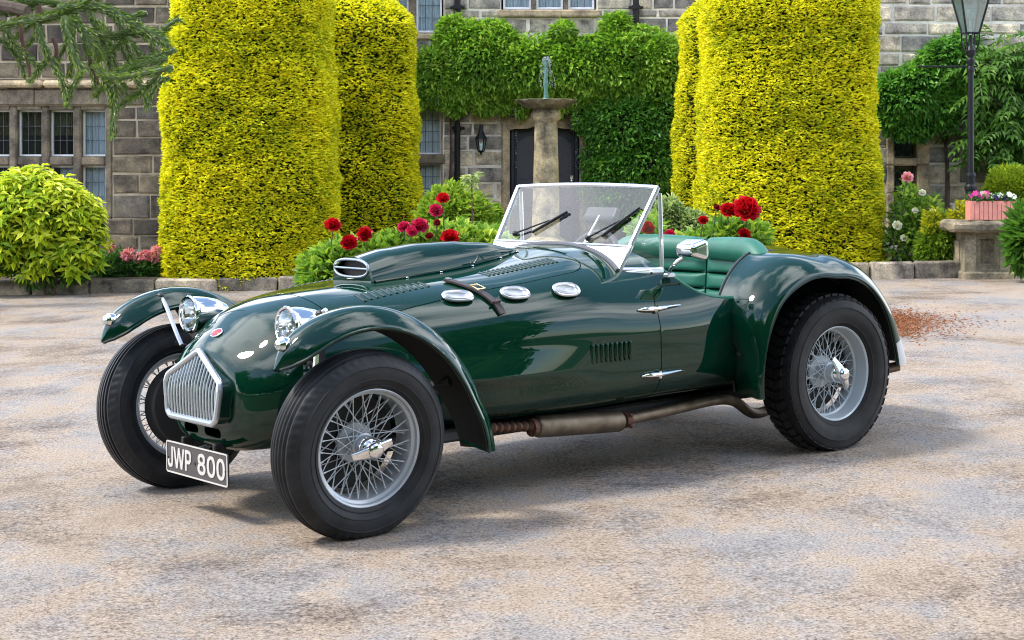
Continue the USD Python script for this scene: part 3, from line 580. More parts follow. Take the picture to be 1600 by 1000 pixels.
# flowers ------------------------------------------------------------------
def rose_mesh(r, R=.05):
    Vs, Fs, k = [], [], 0
    for ringi, (rad, n, op) in enumerate(((.25, 3, 1.45), (.48, 5, 1.1), (.75, 6, .72), (1.0, 7, .30))):
        for q in range(n):
            a = q * 2 * np.pi / n + ringi * .5 + r.uniform(-.15, .15); u = np.array([np.cos(a), np.sin(a), 0]); s = np.array([-np.sin(a), np.cos(a), 0]); w = R * rad * 1.25 * (1.5 if ringi < 2 else 1.05)
            for i in range(4):
                f = i / 3; el = op * (1 - .35 * f)
                p = u * (R * rad * (.35 + .75 * f * np.cos(el * .9))) + np.array([0, 0, R * (.95 * f * np.sin(op) - .25 * (1 - f) + .06 * ringi - .22 * (ringi == 3) * f)])
                for j in (-1, 0, 1): Vs.append(p + s * w * j * (.35 + .65 * np.sin(np.pi * (.18 + .62 * f))) - u * abs(j) * R * .12 * rad + np.array([0, 0, r.uniform(-.003, .003)]))
            for i in range(3):
                for j in range(2): b = k + i * 3 + j; Fs += [(b, b + 1, b + 4), (b, b + 4, b + 3)]
            k += 12
    return T(Vs, Fs)
def rose_bush(label, D, leaf_blobs, n, flowers, seed, L=(.05, .10), extra=None, name='rose_bush', m=None):
    r = np.random.default_rng(seed); f = leaf_blobs[0]; o = at(f[0], f[1], D); o[2] = gz(o[0]); t = thing(name, label, 'rose bush', o); bl = []
    for px, py, rx, ry in leaf_blobs:
        q = at(px, py, D) - o; bl.append((q[0], q[1], q[2], rx * D / F, .30, ry * D / F))
    obj('foliage', blob_leaves(r, n, bl, L[0], L[1], .55, .75), m or M_rosel, t, smooth=False)
    for px, py, size, mt in flowers:
        Df = D - .30 + r.uniform(-.05, .05); q = at(px, py, Df) - o; mesh = rose_mesh(r, size * .80 * r.uniform(.9, 1.1) * Df / F)
        R_ = trimesh.transformations.euler_matrix(r.uniform(.6, 1.1), r.uniform(-.4, .4), r.uniform(0, 6)); R_ = trimesh.transformations.rotation_matrix(r.uniform(.7, 1.15), [1, r.uniform(-.3, .3), 0]) @ trimesh.transformations.rotation_matrix(r.uniform(0, 6), [0, 0, 1])
        mesh.apply_transform(R_); mesh.apply_translation(q); obj('rose', mesh, mt, t, smooth=True)
        obj('stem', tube(spline([q + [0, .02, -.01], q + [r.uniform(-.03, .03), .08, -.18], q + [r.uniform(-.1, .1), .15, -max(.3, q[2])]], 8), [.006] * 8, 5), M_stem, t)
    return t, o
rose_bush('rose bush with bright red and crimson blooms behind the car bonnet', 13.0,
          [(620, 415, 95, 45), (540, 420, 60, 40), (700, 400, 75, 45), (760, 400, 40, 40), (505, 442, 32, 40), (640, 460, 130, 45)], 15000,
          [(520, 352, 12, M_rose), (546, 379, 14, M_rose), (570, 366, 11, M_rose), (631, 355, 11, M_rosem), (656, 353, 12, M_rosem), (643, 362, 10, M_rosem), (692, 310, 10, M_rose), (681, 329, 11, M_rosem), (703, 371, 13, M_rose), (683, 348, 5, M_rosedk), (671, 369, 6, M_rosedk)], 51)
rose_bush('rose bush with deep red blooms just behind the green leather seats', 12.6,
          [(1140, 372, 45, 26), (1165, 370, 32, 24), (1085, 392, 40, 26), (1130, 405, 80, 30), (1010, 375, 30, 30)], 3600,
          [(1166, 327, 19, M_rose), (1138, 329, 12, M_rose), (1120, 324, 5, M_rosedk), (1099, 344, 7, M_rose), (1163, 366, 10, M_rose), (1011, 356, 12, M_rose), (1046, 367, 9, M_rosem)], 52)
t, o = rose_bush('tall pink and white rose bush in front of the leaded window', 18.3, [(1418, 315, 14, 34), (1425, 350, 38, 34), (1410, 380, 34, 34), (1450, 335, 22, 30)], 1700,
          [(1418, 277, 8, M_pink), (1441, 301, 5, M_whitep), (1430, 329, 5, M_whitep), (1458, 331, 5, M_whitep), (1402, 352, 7, M_whitep), (1441, 390, 7, M_whitep), (1412, 372, 5, M_whitep)], 53, (.05, .09), m=M_rosel)
# pink bedding flowers at the left
r = np.random.default_rng(54); D = 18.2; o = at(205, 440, D); o[2] = gz(o[0]); t = thing('pink_bedding_plants', 'low bed of pink flowering plants behind the left kerb', 'bedding plants', o)
bl = [tuple(at(px, py, D) - o) + (rx * D / F, .25, ry * D / F) for px, py, rx, ry in ((180, 412, 34, 22), (215, 420, 34, 18), (240, 415, 24, 20), (160, 425, 30, 18), (265, 420, 30, 22))]
obj('foliage', blob_leaves(r, 4500, bl, .04, .08, .3, .8), M_bedl, t, smooth=False)
for px, py in ((171, 386), (202, 396), (216, 402), (226, 399), (233, 400), (197, 399), (244, 392), (240, 404)):
    q = at(px, py, D - .2) - o; n = 34; d = rdir(n, r); obj('flower_head', leaves(q + d * .022, d, rdir(n, r), .05, .045, .1), M_pink, t, smooth=False)
    obj('stem', tube([q, q * [1, 1, 0] + [0, .05, .02]], .006, 5), M_stem, t)
# tall young plant with pale crown
r = np.random.default_rng(55); D = 13.6; o = at(737, 400, D); o[2] = gz(o[0]); t = thing('tall_young_plant', 'tall thin stemmed plant with a pale leaf crown among the roses', 'plant', o)
top = at(737, 281, D) - o; obj('stem', tube([(0, 0, 0), (.01, 0, top[2] * .5), top], [.010, .008, .006], 6), M_deadtwig, t)
n = 46; a = r.uniform(0, 6.28, n); z = r.uniform(-.06, .05, n); obj('foliage', leaves(top + np.c_[np.cos(a) * .01, np.sin(a) * .01, z], np.c_[np.cos(a), np.sin(a), r.uniform(-.5, .5, n)], np.tile([0, 0, 1.], (n, 1)), r.uniform(.05, .11, n), .032), M_vari, t, smooth=False)
for k in range(8): zz = top[2] * (.55 + .05 * k); n = 6; a = r.uniform(0, 6.28, n); obj('leaf_whorl', leaves(np.tile([0.01, 0, zz], (n, 1)), np.c_[np.cos(a), np.sin(a), np.full(n, .3)], np.tile([0, 0, 1.], (n, 1)), .085, .026), M_lime, t, smooth=False)
# monkey puzzle -------------------------------------------------------------
def araucaria():
    r = np.random.default_rng(61); D0 = 15.5; o = np.array([-5.6, 16.0, gz(-5.6)])
    t = thing('monkey_puzzle_tree', 'monkey puzzle tree with spiky rope-like branches hanging in at the upper left', 'tree', o)
    obj('trunk', tube([(0, 0, -.1), (.02, 0, 1.5), (0, .02, 3.0), (0, 0, 6.5)], [.24, .20, .17, .10], 16), M_bark, t)
    def rope(pts, rad, D, dead=False):
        q = np.array([at(x, y, D + dz) - o for x, y, dz in pts]); p = spline(q, max(14, 7 * len(pts)))
        taper = np.linspace(1, .7, len(p)); obj('dead_twig' if dead else 'branch', tube(p, rad * taper * (.62 if not dead else 1), 7), M_deadtwig if dead else M_arau, t)
        if dead: return
        seg = np.r_[0, np.cumsum(np.linalg.norm(np.diff(p, axis=0), axis=1))]; n = int(seg[-1] / .0024); s_ = r.uniform(0, seg[-1], n)
        c = np.stack([np.interp(s_, seg, p[:, k]) for k in range(3)], 1); tg = np.stack([np.interp(s_, seg, np.gradient(p[:, k])) for k in range(3)], 1); tg = unit(tg)
        e = rdir(n, r); e = unit(e - tg * (e * tg).sum(1, keepdims=True))
        foliage.append(leaves(c + e * rad * .5, e + tg * .75, e * -.6 + tg, r.uniform(.040, .062, n) * (rad / .045) ** .5, .015, .1, -.30))
    foliage = []
    B = [([(-60, 70, 0), (0, 42, 0), (60, 30, 0), (110, 18, 0), (150, -20, 0)], .05), ([(60, 32, .1), (95, 25, 0), (125, 45, -.1), (145, 68, -.1), (155, 95, 0), (152, 102, 0)], .055), ([(90, 12, 0), (130, 10, 0), (170, 15, 0), (205, 38, 0), (232, 50, 0), (255, 68, 0)], .055),
         ([(100, 25, -.2), (108, 60, -.2), (120, 95, -.2), (130, 112, -.2)], .05), ([(125, 40, .2), (145, 50, .2), (175, 55, .2), (210, 52, .2), (245, 52, .2), (262, 75, .2)], .045), ([(58, 35, 0), (70, 75, 0), (88, 108, 0), (105, 150, 0)], .042), ([(128, 112, 0), (112, 140, 0), (104, 166, 0)], .034),
         ([(262, 92, 0), (230, 98, 0), (198, 110, 0), (180, 118, 0)], .042), ([(270, 105, -.2), (240, 112, -.2), (210, 118, -.2), (175, 122, -.2), (152, 105, -.2)], .042), ([(275, 78, .1), (240, 90, .1), (200, 105, .1), (165, 130, .1), (148, 152, .1)], .042),
         ([(178, 118, 0), (180, 150, 0), (178, 185, 0), (176, 215, 0)], .034), ([(250, 112, .1), (225, 140, .1), (195, 160, .1), (175, 172, .1)], .036), ([(210, 118, 0), (222, 140, 0), (232, 168, 0)], .03), ([(10, 45, .2), (28, 75, .2), (50, 95, .2), (62, 110, .2)], .035),
         ([(75, 92, .2), (60, 112, .2), (45, 130, .2)], .03), ([(200, 58, .1), (215, 80, .1), (228, 95, .1)], .034), ([(180, 55, .3), (195, 85, .3), (205, 105, .3)], .03), ([(230, 20, .2), (195, 25, .2), (165, 20, .2)], .036), ([(-40, 20, .4), (20, 18, .4), (60, 5, .4)], .04),
         ([(140, 15, .3), (148, 40, .3), (160, 62, .3), (170, 110, .3)], .034), ([(95, 10, .3), (60, 0, .3), (20, 5, .3), (-30, 35, .3)], .04), ([(155, 98, 0), (160, 120, 0), (168, 138, 0), (175, 160, 0)], .032), ([(250, 55, .3), (262, 40, .3), (280, 30, .3)], .04), ([(160, 55, -.1), (163, 45, -.1), (160, 36, -.1)], .03), ([(105, 60, .4), (112, 90, .4), (108, 120, .4)], .03), ([(214, 25, .4), (222, 45, .4), (228, 60, .4)], .03), ([(130, 60, .4), (140, 95, .4), (146, 118, .4), (150, 150, .4)], .03), ([(-30, 60, .5), (10, 70, .5), (30, 95, .5), (40, 120, .5)], .03), ([(70, 25, .5), (40, 45, .5), (22, 62, .5)], .034), ([(120, 20, .5), (115, 50, .5), (95, 85, .5), (90, 118, .5)], .03), ([(170, 20, .5), (190, 45, .5), (200, 75, .5), (215, 110, .5), (218, 135, .5)], .032), ([(235, 50, .5), (240, 80, .5), (252, 110, .5)], .03), ([(150, 30, .5), (175, 80, .5), (190, 130, .5), (200, 150, .5)], .03), ([(205, 40, .2), (185, 70, .2), (160, 85, .2), (140, 82, .2)], .034), ([(60, 30, .5), (52, 60, .5), (30, 78, .5)], .028), ([(265, 120, .5), (240, 140, .5), (228, 170, .5)], .028)]
    for pts, rad in B: rope(pts, rad, D0)
    for pts in ([(32, 40, .3), (35, 65, .3), (42, 92, .3), (47, 120, .3)], [(60, 10, .3), (64, 24, .3), (62, 40, .3)], [(140, 90, .4), (148, 112, .4), (154, 132, .4)], [(82, 60, .4), (88, 80, .4), (84, 95, .4)], [(25, 5, .4), (30, 30, .4), (36, 50, .4)]): rope(pts, .022, D0, True)
    obj('foliage', cat_(foliage), M_araul, t, smooth=False)
    # the boughs that carry those branches, from the trunk (outside the frame)
    for pts in ([(-.0, 0, 2.4), (.6, -.2, 2.75), (1.25, -.45, 2.72)], [(0, 0, 2.9), (.8, -.1, 3.05), (1.9, -.4, 2.85)], [(0, 0, 2.2), (.4, -.3, 2.5), (.85, -.5, 2.55)]): obj('bough', tube(spline(pts, 12), np.linspace(.07, .05, 12), 8), M_bark, t)
araucaria()
# woodland on the photographer's side of the drive, mirrored in the paint
r = np.random.default_rng(71); n = 22000; a = r.uniform(0, 1, n)
bl = []
for k in range(44):
    ph = math.radians(200 + 140 * k / 43) + r.uniform(-.03, .03); R_ = r.uniform(13.5, 18); hh = r.uniform(3.9, 5.6); bl.append((R_ * math.cos(ph), 5 + R_ * math.sin(ph), hh, r.uniform(2.2, 3.6), 2.4, hh))
M_wood = leafmat('woodland_leaves', [(0, (.03, .075, .012)), (.6, (.07, .15, .025)), (1, (.14, .24, .04))], .6, .3, .2)
B = np.array(bl)[r.choice(len(bl), n)]; d = rdir(n, r); p = B[:, :3] + d * B[:, 3:] * r.uniform(.6, 1.0, n)[:, None]; L = r.uniform(.5, 1.0, n)
wood = obj('woodland', cat_([leaves(p, rdir(n, r), d + rdir(n, r) * .5, L, L * .7)] + [ball(b[:3], np.array(b[3:]) * .75, 2) for b in bl]), M_wood, None, smooth=False)
tag(wood, 'dark green woodland across the drive behind the photographer', 'woodland', None, 'stuff')
# ------------------------------------------------------------------ kerbs, pedestal, fountain, lamps
def rough_block(c, s, seed, ch=.02, amp=.010, div=2):
    t = bx((0, 0, 0), s, ch)
    for _ in range(div): t = t.subdivide()
    v = t.vertices; t.vertices = v + (np.stack([fbm(v * 7 + seed + k * 9.1, 3) for k in range(3)], -1) - .5) * amp * 2; t.apply_translation(c); return t
M_kerb = stone_mat('kerb_stone', [(0, (.13, .115, .095)), (.6, (.24, .215, .175)), (1, (.34, .30, .25))], 1.0)
M_pedestal = stone_mat('pedestal_stone', [(0, (.22, .19, .135)), (1, (.27, .235, .17))], .8)
def kerb(label, x0, x1, y, h, seed, parts):
    t = thing('kerb', label, 'kerb', ((x0 + x1) / 2, y, gz((x0 + x1) / 2))); xs_ = np.linspace(x0, x1, parts + 1) + np.r_[0, np.random.default_rng(seed).uniform(-.05, .05, parts - 1), 0]
    for i, (a, b) in enumerate(zip(xs_[:-1], xs_[1:])): obj('kerb_stone', rough_block(((a + b) / 2 - (x0 + x1) / 2, 0, h / 2 - .06 + gz((a + b) / 2) - gz((x0 + x1) / 2)), (b - a - .012, .16, h + .12), seed + i, .02, .012), M_kerb, t, smooth=50)
kerb('low dark stone kerb below the pink flowers on the left', -7.4, -1.7, 17.55, .13, 3, 9)
kerb('low pale stone kerb below the white rose bush on the right', 2.2, 4.55, 17.55, .17, 17, 5)
kerb('low stone kerb on the right hand side of the stone pedestal', 5.18, 7.6, 17.65, .15, 27, 4)
D = 17.3; o = at(1545, 437, D); o[2] = gz(o[0]); z_ = lambda py: EYE - (py - HZ) / F * D - o[2]; w_ = lambda px: px / F * D
ped = thing('stone_pedestal', 'old stone pedestal with recessed panel and rough thick top slab', 'pedestal', o)
wid, dep, zt_ = w_(75), .42, z_(363)
pz = Polygon([(-wid / 2, -.08), (wid / 2, -.08), (wid / 2, zt_), (-wid / 2, zt_)]).difference(sbox(-.125, .10, .115, zt_ - .015))
obj('front_panel', upright(extrude(pz, .08), 0), M_pedestal, ped, smooth=False)
obj('block', rough_block((0, .08 + dep / 2, zt_ / 2 - .04), (wid - .004, dep, zt_ + .072), 5, .012, .004), M_pedestal, ped, smooth=40)
pn = Polygon([(-.125, .10), (.115, .10), (.115, zt_ - .015), (-.125, zt_ - .015)])
for k in range(2): obj('panel_moulding', upright(extrude(pn.buffer(-.025 * k - .001).difference(pn.buffer(-.025 * (k + 1))), .03), .016 + .016 * k), M_pedestal, ped, smooth=False)
for sx in (-1, 1): obj('side_panel', bx((sx * (wid / 2 + .004), .29, zt_ / 2), (.03, .2, zt_ * .6), .01), M_pedestal, ped, smooth=False)
obj('base_course', rough_block((0, .24, .015), (wid + .05, .62, .11), 8, .015, .008), M_pedestal, ped, smooth=40)
slab = rough_block((-.035, .24, (z_(345) + zt_) / 2), (w_(112), .68, z_(345) - zt_ - .004), 9, .03, .022, 3); obj('top_slab', slab, M_pedestal, ped, smooth=50)
# flower trough on the slab
o2 = np.array(at(1552, 345, D)); o2[1] = D + .12; o2[2] = o[2] + z_(345) + .006
M_terra = mat('pink_terracotta', (.62, .24, .19), .6, 0, 20, .12)
tr = thing('flower_trough', 'pink terracotta trough of mixed petunias on the stone pedestal', 'planter', o2)
tw, th_ = w_(70), w_(30); wall_ = sbox(-tw / 2, -.09, tw / 2, .09).difference(sbox(-tw / 2 + .014, -.076, tw / 2 - .014, .076)); obj('trough', extrude(wall_, th_), M_terra, tr, smooth=False)
obj('soil', bx((0, 0, th_ * .4), (tw - .03, .15, th_ * .8)), M_soil, tr, smooth=False)
for k in range(10):
    x = -tw / 2 + tw * (k + .5) / 10; a = np.linspace(0, np.pi, 9); pl = Polygon([(x - tw * .043, 0.004), (x + tw * .043, .004)] + [(x + tw * .043 * np.cos(q), th_ * .86 + tw * .043 * np.sin(q)) for q in a])
    obj('picket', upright(extrude(pl, .010), -.1005), M_terra, tr, smooth=False)
r = np.random.default_rng(81); n = 500; p = np.c_[r.uniform(-tw / 2, tw / 2, n), r.uniform(-.09, .08, n), th_ + r.uniform(-.02, .05, n)]; obj('foliage', leaves(p, rdir(n, r) + [0, -.2, .6], rdir(n, r) + [0, 0, 1], .05, .022), M_bedl, tr, smooth=False)
cols = [M_mag, M_mag, M_mag, M_pink, M_pink, M_whitep, M_pur, M_whitep, M_pur, M_whitep, M_whitep, M_mag, M_pink, M_pur, M_whitep, M_mag]
for k, m_ in enumerate(cols):
    x = -tw / 2 + tw * ((k % 11) + .5) / 11 + r.uniform(-.012, .012); q = np.array([x, -.07 + .05 * (k // 11) + r.uniform(-.02, .02), th_ + r.uniform(.03, .075)]); nn = unit(np.array([r.normal() * .3, -1, .6])); e1 = unit(np.cross(nn, [0, 0, 1.])); e2 = np.cross(e1, nn); a = np.arange(7) * 2 * np.pi / 7
    d = np.cos(a)[:, None] * e1 + np.sin(a)[:, None] * e2 + nn * .35; obj('petunia', leaves(np.tile(q, (7, 1)), d, np.tile(nn, (7, 1)), .038, .036, .05), m_, tr, smooth=False)
# bowl fountain
D = 19.0; o = at(853, 400, D); o[2] = gz(o[0]); z_ = lambda py: EYE - (py - HZ) / F * D - o[2]; w_ = lambda px: px / F * D
fo = thing('stone_fountain', 'stone fountain with a scalloped bowl on a tapering column, in front of the door', 'fountain', o)
M_fount = stone_mat('fountain_stone', [(0, (.33, .285, .19)), (1, (.36, .31, .21))], 1.0, (.20, .13, .07))
M_fbowl = stone_mat('fountain_bowl_stone', [(0, (.16, .145, .10)), (1, (.20, .18, .12))], .9)
M_bronze = mat('green_bronze', (.09, .20, .17), .5, .4, 40, .3)
M_water = mat('water', (.9, .95, .97), .03, 0, transmission_weight=1.0, ior=1.33)
col = revolve([(0.001, -.1), (.38, -.1), (.38, .22), (.33, .26), (.28, .34), (w_(22), .42), (w_(20.5), z_(300)), (w_(18), z_(200)), (w_(17), z_(191)), (w_(21), z_(187)), (w_(23.5), z_(184)), (w_(23.5), z_(177)), (w_(21), z_(174)), (w_(19), z_(171)), (.001, z_(171))], 40)
v = col.vertices; col.vertices = v + (np.stack([fbm(v * 9 + k * 5.3, 3) for k in range(3)], -1) - .5) * .012; obj('column', col, M_fount, fo, smooth=40)
th = np.linspace(0, 2 * np.pi, 97)[:-1]; prof = [(.02, z_(171)), (w_(19), z_(171)), (w_(28), z_(168)), (w_(40), z_(163)), (w_(48.5), z_(158)), (w_(49), z_(156)), (w_(46), z_(155.5)), (w_(44), z_(158.5)), (w_(20), z_(162)), (.02, z_(162))]
bowl = np.array([[(q * (1 + (.035 * np.cos(12 * a) if 1 < i < 6 else 0)) * np.cos(a), q * (1 + (.035 * np.cos(12 * a) if 1 < i < 6 else 0)) * np.sin(a), z + (.012 * np.cos(12 * a) if 1 < i < 5 else 0)) for a in np.r_[th, th[:1]]] for i, (q, z) in enumerate(prof)])
b_ = grid(bowl); b_.merge_vertices(); b_ = b_ if b_.volume > 0 else T(b_.vertices, b_.faces[:, ::-1]); obj('bowl', b_, M_fbowl, fo, smooth=45)
obj('water', revolve([(.001, z_(158.4)), (w_(44), z_(158.4)), (w_(43.5), z_(159.4)), (.001, z_(159.4))], 40), M_water, fo, smooth=False)
obj('jet_figure', revolve([(.001, z_(160)), (w_(8), z_(160)), (w_(8), z_(157)), (w_(4), z_(153)), (w_(3), z_(140)), (w_(4.4), z_(132)), (w_(2.8), z_(122)), (w_(3.6), z_(112)), (w_(2.2), z_(104)), (w_(3), z_(98)), (w_(2), z_(93)), (.001, z_(92))], 20), M_bronze, fo, smooth=40)
r = np.random.default_rng(82); drops = []
for k in range(34):
    a = r.uniform(0, 6.28); vx = r.uniform(.05, .11) ; 
    for f in np.sort(r.uniform(0, 1, 11)):
        rr = vx * f * 1.1; zz = z_(92) + .03 * 4 * f * (1 - f) - .33 * f ** 2 * (rr > 0) ; drops.append(ball((rr * np.cos(a), rr * np.sin(a), zz + .02), r.uniform(.003, .0065), 1))
for a in (np.pi * .93, np.pi * 1.08, -.1, .2, np.pi * 1.5):
    for f in r.uniform(0, 1, 16): drops.append(ball((w_(48) * np.cos(a) + r.normal() * .006, w_(48) * np.sin(a) + r.normal() * .006, z_(160) - .72 * f ** 1.4), r.uniform(.002, .005), 1))
obj('falling_drops', cat_(drops), M_water, fo, smooth=True, kind='stuff')
# iron lamp post -------------------------------------------------------------
D = 17.9; o = at(1516.5, 430, D); o[2] = gz(o[0]) + .08; z_ = lambda py: EYE - (py - HZ) / F * D - o[2]; w_ = lambda px: px / F * D
lp = thing('lamp_post', 'black iron lamp post with a glazed lantern and ladder bar', 'lamp post', o)
obj('post', revolve([(.001, -.2), (.10, -.2), (.10, .06), (w_(8), .10), (w_(8), z_(298)), (w_(9.5), z_(296)), (w_(9.5), z_(291)), (w_(7), z_(288)), (w_(7), z_(278)), (w_(8), z_(276)), (w_(8), z_(272)), (w_(5.2), z_(268)), (w_(4.6), z_(115)), (w_(6), z_(112)), (w_(6), z_(107)), (w_(4.4), z_(104)), (w_(6.4), z_(97)), (w_(6.4), z_(93)), (w_(4), z_(90)), (w_(7.5), z_(84)), (w_(8), z_(79)), (w_(5), z_(74)), (w_(3), z_(70)), (w_(3), z_(55)), (.001, z_(55))], 28), M_iron, lp, smooth=35)
obj('ladder_bar', cat_([tube([(w_(-80), 0, z_(104)), (w_(4), 0, z_(104))], .010, 8), ball((w_(-80), 0, z_(104)), .018, 1), tube([(0, 0, z_(104)), (w_(10), 0.0, z_(104))], .010, 8)]), M_iron, lp)
LG = pane_mat('lantern_glass', (.62, .76, .76), .25, .2)
zb, zt2, r0, r1 = z_(52), z_(-18), w_(14.5), w_(36); cor = lambda rr, z, k: np.array([rr * np.cos(np.pi / 6 + k * np.pi / 2 + .35), rr * np.sin(np.pi / 6 + k * np.pi / 2 + .35), z])
for k in range(4):
    a, b = cor(r0, zb, k), cor(r0, zb, k + 1); c, d = cor(r1, zt2, k + 1), cor(r1, zt2, k)
    q = np.array([a, b, c, d]); cen = np.array([0, 0, (zb + zt2) / 2]); nn = unit(np.cross(b - a, d - a)); g_ = np.array([[a, b], [d, c]]) ; obj('lantern_pane', shell(g_, g_ - nn * .004), LG, lp, smooth=False)
    obj('lantern_bar', cat_([tube([a, d], .011, 6), tube([a, b], .011, 6), tube([d, c], .012, 6)]), M_iron, lp)
    e = cor(w_(9), z_(80), k); f_ = cor(r0, zb, k); obj('bracket', tube(spline([e, (e + f_) / 2 + (f_ - e) * [.45, .45, 0], f_], 8), .008, 6), M_iron, lp)
obj('lantern_roof', trimesh.convex.convex_hull(np.vstack([[cor(r1 + .02, zt2, k) for k in range(4)], [cor(r1 * .35, zt2 + .24, k) for k in range(4)], [(0, 0, zt2 + .32)]])), M_iron, lp, smooth=False)
obj('burner', cat_([tube([(0, 0, zb - .02), (0, 0, zb + .16)], .014, 8), ball((0, 0, zb + .2), (.035, .035, .06), 2)]), M_white, lp)
# wall lantern left of the door
o = at(752, 215, DC); o[1] = DC - .02; wl = thing('wall_lantern', 'black wall lantern left of the dark front door', 'lantern', o); s_ = DC / F
zz = lambda py: -(py - 215) * s_; rr = lambda px: px * s_
obj('arm', cat_([bx((0, 0, zz(207)), (.05, .03, .22), .006), tube(spline([(0, -.02, zz(204)), (0, -.10, zz(198)), (0, -.17, zz(197))], 10), .011, 7)]), M_iron, wl)
c0 = (0, -.17, 0)
def lant(pr, n=6): t_ = revolve(pr, n); t_.apply_translation(c0); return t_
obj('cap', lant([(.001, zz(195)), (rr(2.5), zz(196)), (rr(3), zz(203)), (rr(5), zz(209)), (rr(9.5), zz(216)), (rr(9.5), zz(218)), (.001, zz(218))], 24), M_iron, wl)
obj('pane', lant([(rr(8), zz(218)), (rr(5.2), zz(235))]), LG, wl, smooth=False)
for k in range(6): a = k * np.pi / 3; obj('bar', tube([(rr(8.2) * np.cos(a), -.17 + rr(8.2) * np.sin(a), zz(218)), (rr(5.3) * np.cos(a), -.17 + rr(5.3) * np.sin(a), zz(235))], .007, 5), M_iron, wl)
obj('base', lant([(.001, zz(235)), (rr(6), zz(235)), (rr(5), zz(237)), (rr(1.5), zz(239)), (rr(1.2), zz(242)), (.001, zz(242))], 20), M_iron, wl)
# small patch of russet leaf litter behind the car
r = np.random.default_rng(83); n = 8000; p = np.c_[2.70 + np.abs(r.normal(0, .24, n)) * r.uniform(.3, 1.6, n), r.normal(13.3, .5, n), np.zeros(n)]; p[:, 2] = gz(p[:, 0]) + .008 + .012 * r.uniform(size=n)
M_litter = leafmat('russet_leaf_litter', [(0, (.14, .05, .025)), (.6, (.30, .12, .06)), (1, (.42, .22, .13))], .8, .1, .1)
lit = obj('leaf_litter', leaves(p, np.c_[r.normal(size=(n, 2)), np.zeros(n)], np.c_[r.normal(size=(n, 2)) * .25, np.ones(n)], r.uniform(.010, .032, n) , .013), M_litter, None, smooth=False)
tag(lit, 'scatter of russet dry leaf litter on the drive behind the rear wheel', 'leaf litter', None, 'stuff')
# ------------------------------------------------------------------ the sports car (x forward, y to its left, z up; origin on the ground below the front axle)
cy_, sy_ = math.cos(YAW), math.sin(YAW); cr, sr = math.cos(ROLL), math.sin(ROLL)
Bm = np.array([[cr, 0, -sr], [0, 1, 0], [sr, 0, cr]]) @ np.array([[-cy_, sy_, 0], [-sy_, -cy_, 0], [0, 0, 1.0]])
m4 = [[*Bm[:, 0], 0], [*Bm[:, 1], 0], [*Bm[:, 2], 0], [CARX, CARD, 0, 1]]
car = thing('sports_car', 'dark green open vintage sports car with wire wheels parked on the drive', 'car', matrix=Gf.Matrix4d(*[float(v) for q in m4 for v in q]))
from scipy.interpolate import PchipInterpolator as PC
TB = np.array([  # x, half width, shoulder z, top z, bottom z, upper exponent, lower exponent
    (.240, .13, .45, .56, .335, 2.2, 2.6), (.232, .205, .45, .605, .292, 2.2, 2.9), (.215, .262, .455, .632, .268, 2.1, 3.1), (.185, .306, .46, .662, .254, 2.1, 3.2), (.135, .352, .47, .700, .246, 2.1, 3.2), (.05, .400, .485, .762, .246, 2.2, 3.2), (-.1, .442, .51, .806, .258, 2.4, 3.3),
    (-.3, .490, .53, .830, .27, 2.6, 3.6), (-.6, .545, .55, .850, .27, 2.8, 4.4), (-.9, .585, .56, .868, .27, 3.0, 5), (-1.2, .605, .565, .903, .27, 2.75, 5), (-1.45, .615, .57, .934, .275, 2.3, 5), (-1.7, .618, .57, .940, .28, 2.2, 5), (-2.0, .612, .57, .93, .28, 2.5, 5),
    (-2.4, .58, .56, .905, .30, 2.8, 4), (-2.8, .52, .55, .875, .33, 2.4, 3), (-3.05, .46, .53, .825, .36, 2.2, 2.6), (-3.25, .37, .51, .745, .39, 2.1, 2.4), (-3.38, .26, .49, .65, .42, 2, 2.2), (-3.44, .13, .49, .57, .45, 2, 2)])
o_ = np.argsort(TB[:, 0]); CF = [PC(TB[o_, 0], TB[o_, k]) for k in range(1, 7)]
def section(x, th):
    w, zm, zt, zb, nu, nl = [f(x) for f in CF]
    c, s = np.cos(th), np.sin(th); n = np.where(s >= 0, nu, nl)
    y = w * np.sign(c) * np.abs(c) ** (2 / n); z = zm + np.where(s >= 0, zt - zm, zm - zb) * np.sign(s) * np.abs(s) ** (2 / n)
    # side swage that carries back from the front wing and dies out before the door
    sw = np.exp(-((z - (.492 + .02 * (x + .6))) / .040) ** 2) * np.clip((x + 1.30) / .75, 0, 1) ** 1.2 * np.clip((.05 - x) / .3, 0, 1) * .040
    y = y + np.sign(y) * sw * (np.abs(y) > .2)
    # shallow valleys beside the raised bonnet centre, in front of the headlamps
    up = np.clip((z - zm) / (zt - zm), 0, 1); vx = np.clip((.30 - x) / .15, 0, 1) * np.clip((x + .55) / .5, 0, 1)
    dd = np.exp(-((np.abs(y) - (.20 + .02 * (0 - x))) / .055) ** 2) * vx * up * .003
    return y, z - dd
NT, xsb = 128, np.r_[np.linspace(.240, .12, 16), np.linspace(.108, -2.9, 150), np.linspace(-2.93, -3.44, 30)]
thb = np.linspace(0, 2 * np.pi, NT, endpoint=False); thb = thb + .12 * np.sin(2 * thb) * -1
V = []
for x in xsb: y, z = section(x, thb); V.append(np.c_[np.full(NT, x), y, z])
V = np.vstack(V); Fs = []
for i in range(len(xsb) - 1):
    a = i * NT + np.arange(NT); b = i * NT + (np.arange(NT) + 1) % NT; Fs += [np.c_[a, b, b + NT], np.c_[a, b + NT, a + NT]]
k = len(V); V = np.vstack([V, V[:NT].mean(0), V[-NT:].mean(0)]); a = np.arange(NT); b = (a + 1) % NT; e = (len(xsb) - 1) * NT
Fs += [np.c_[np.full(NT, k), b, a], np.c_[np.full(NT, k + 1), a + e, b + e]]
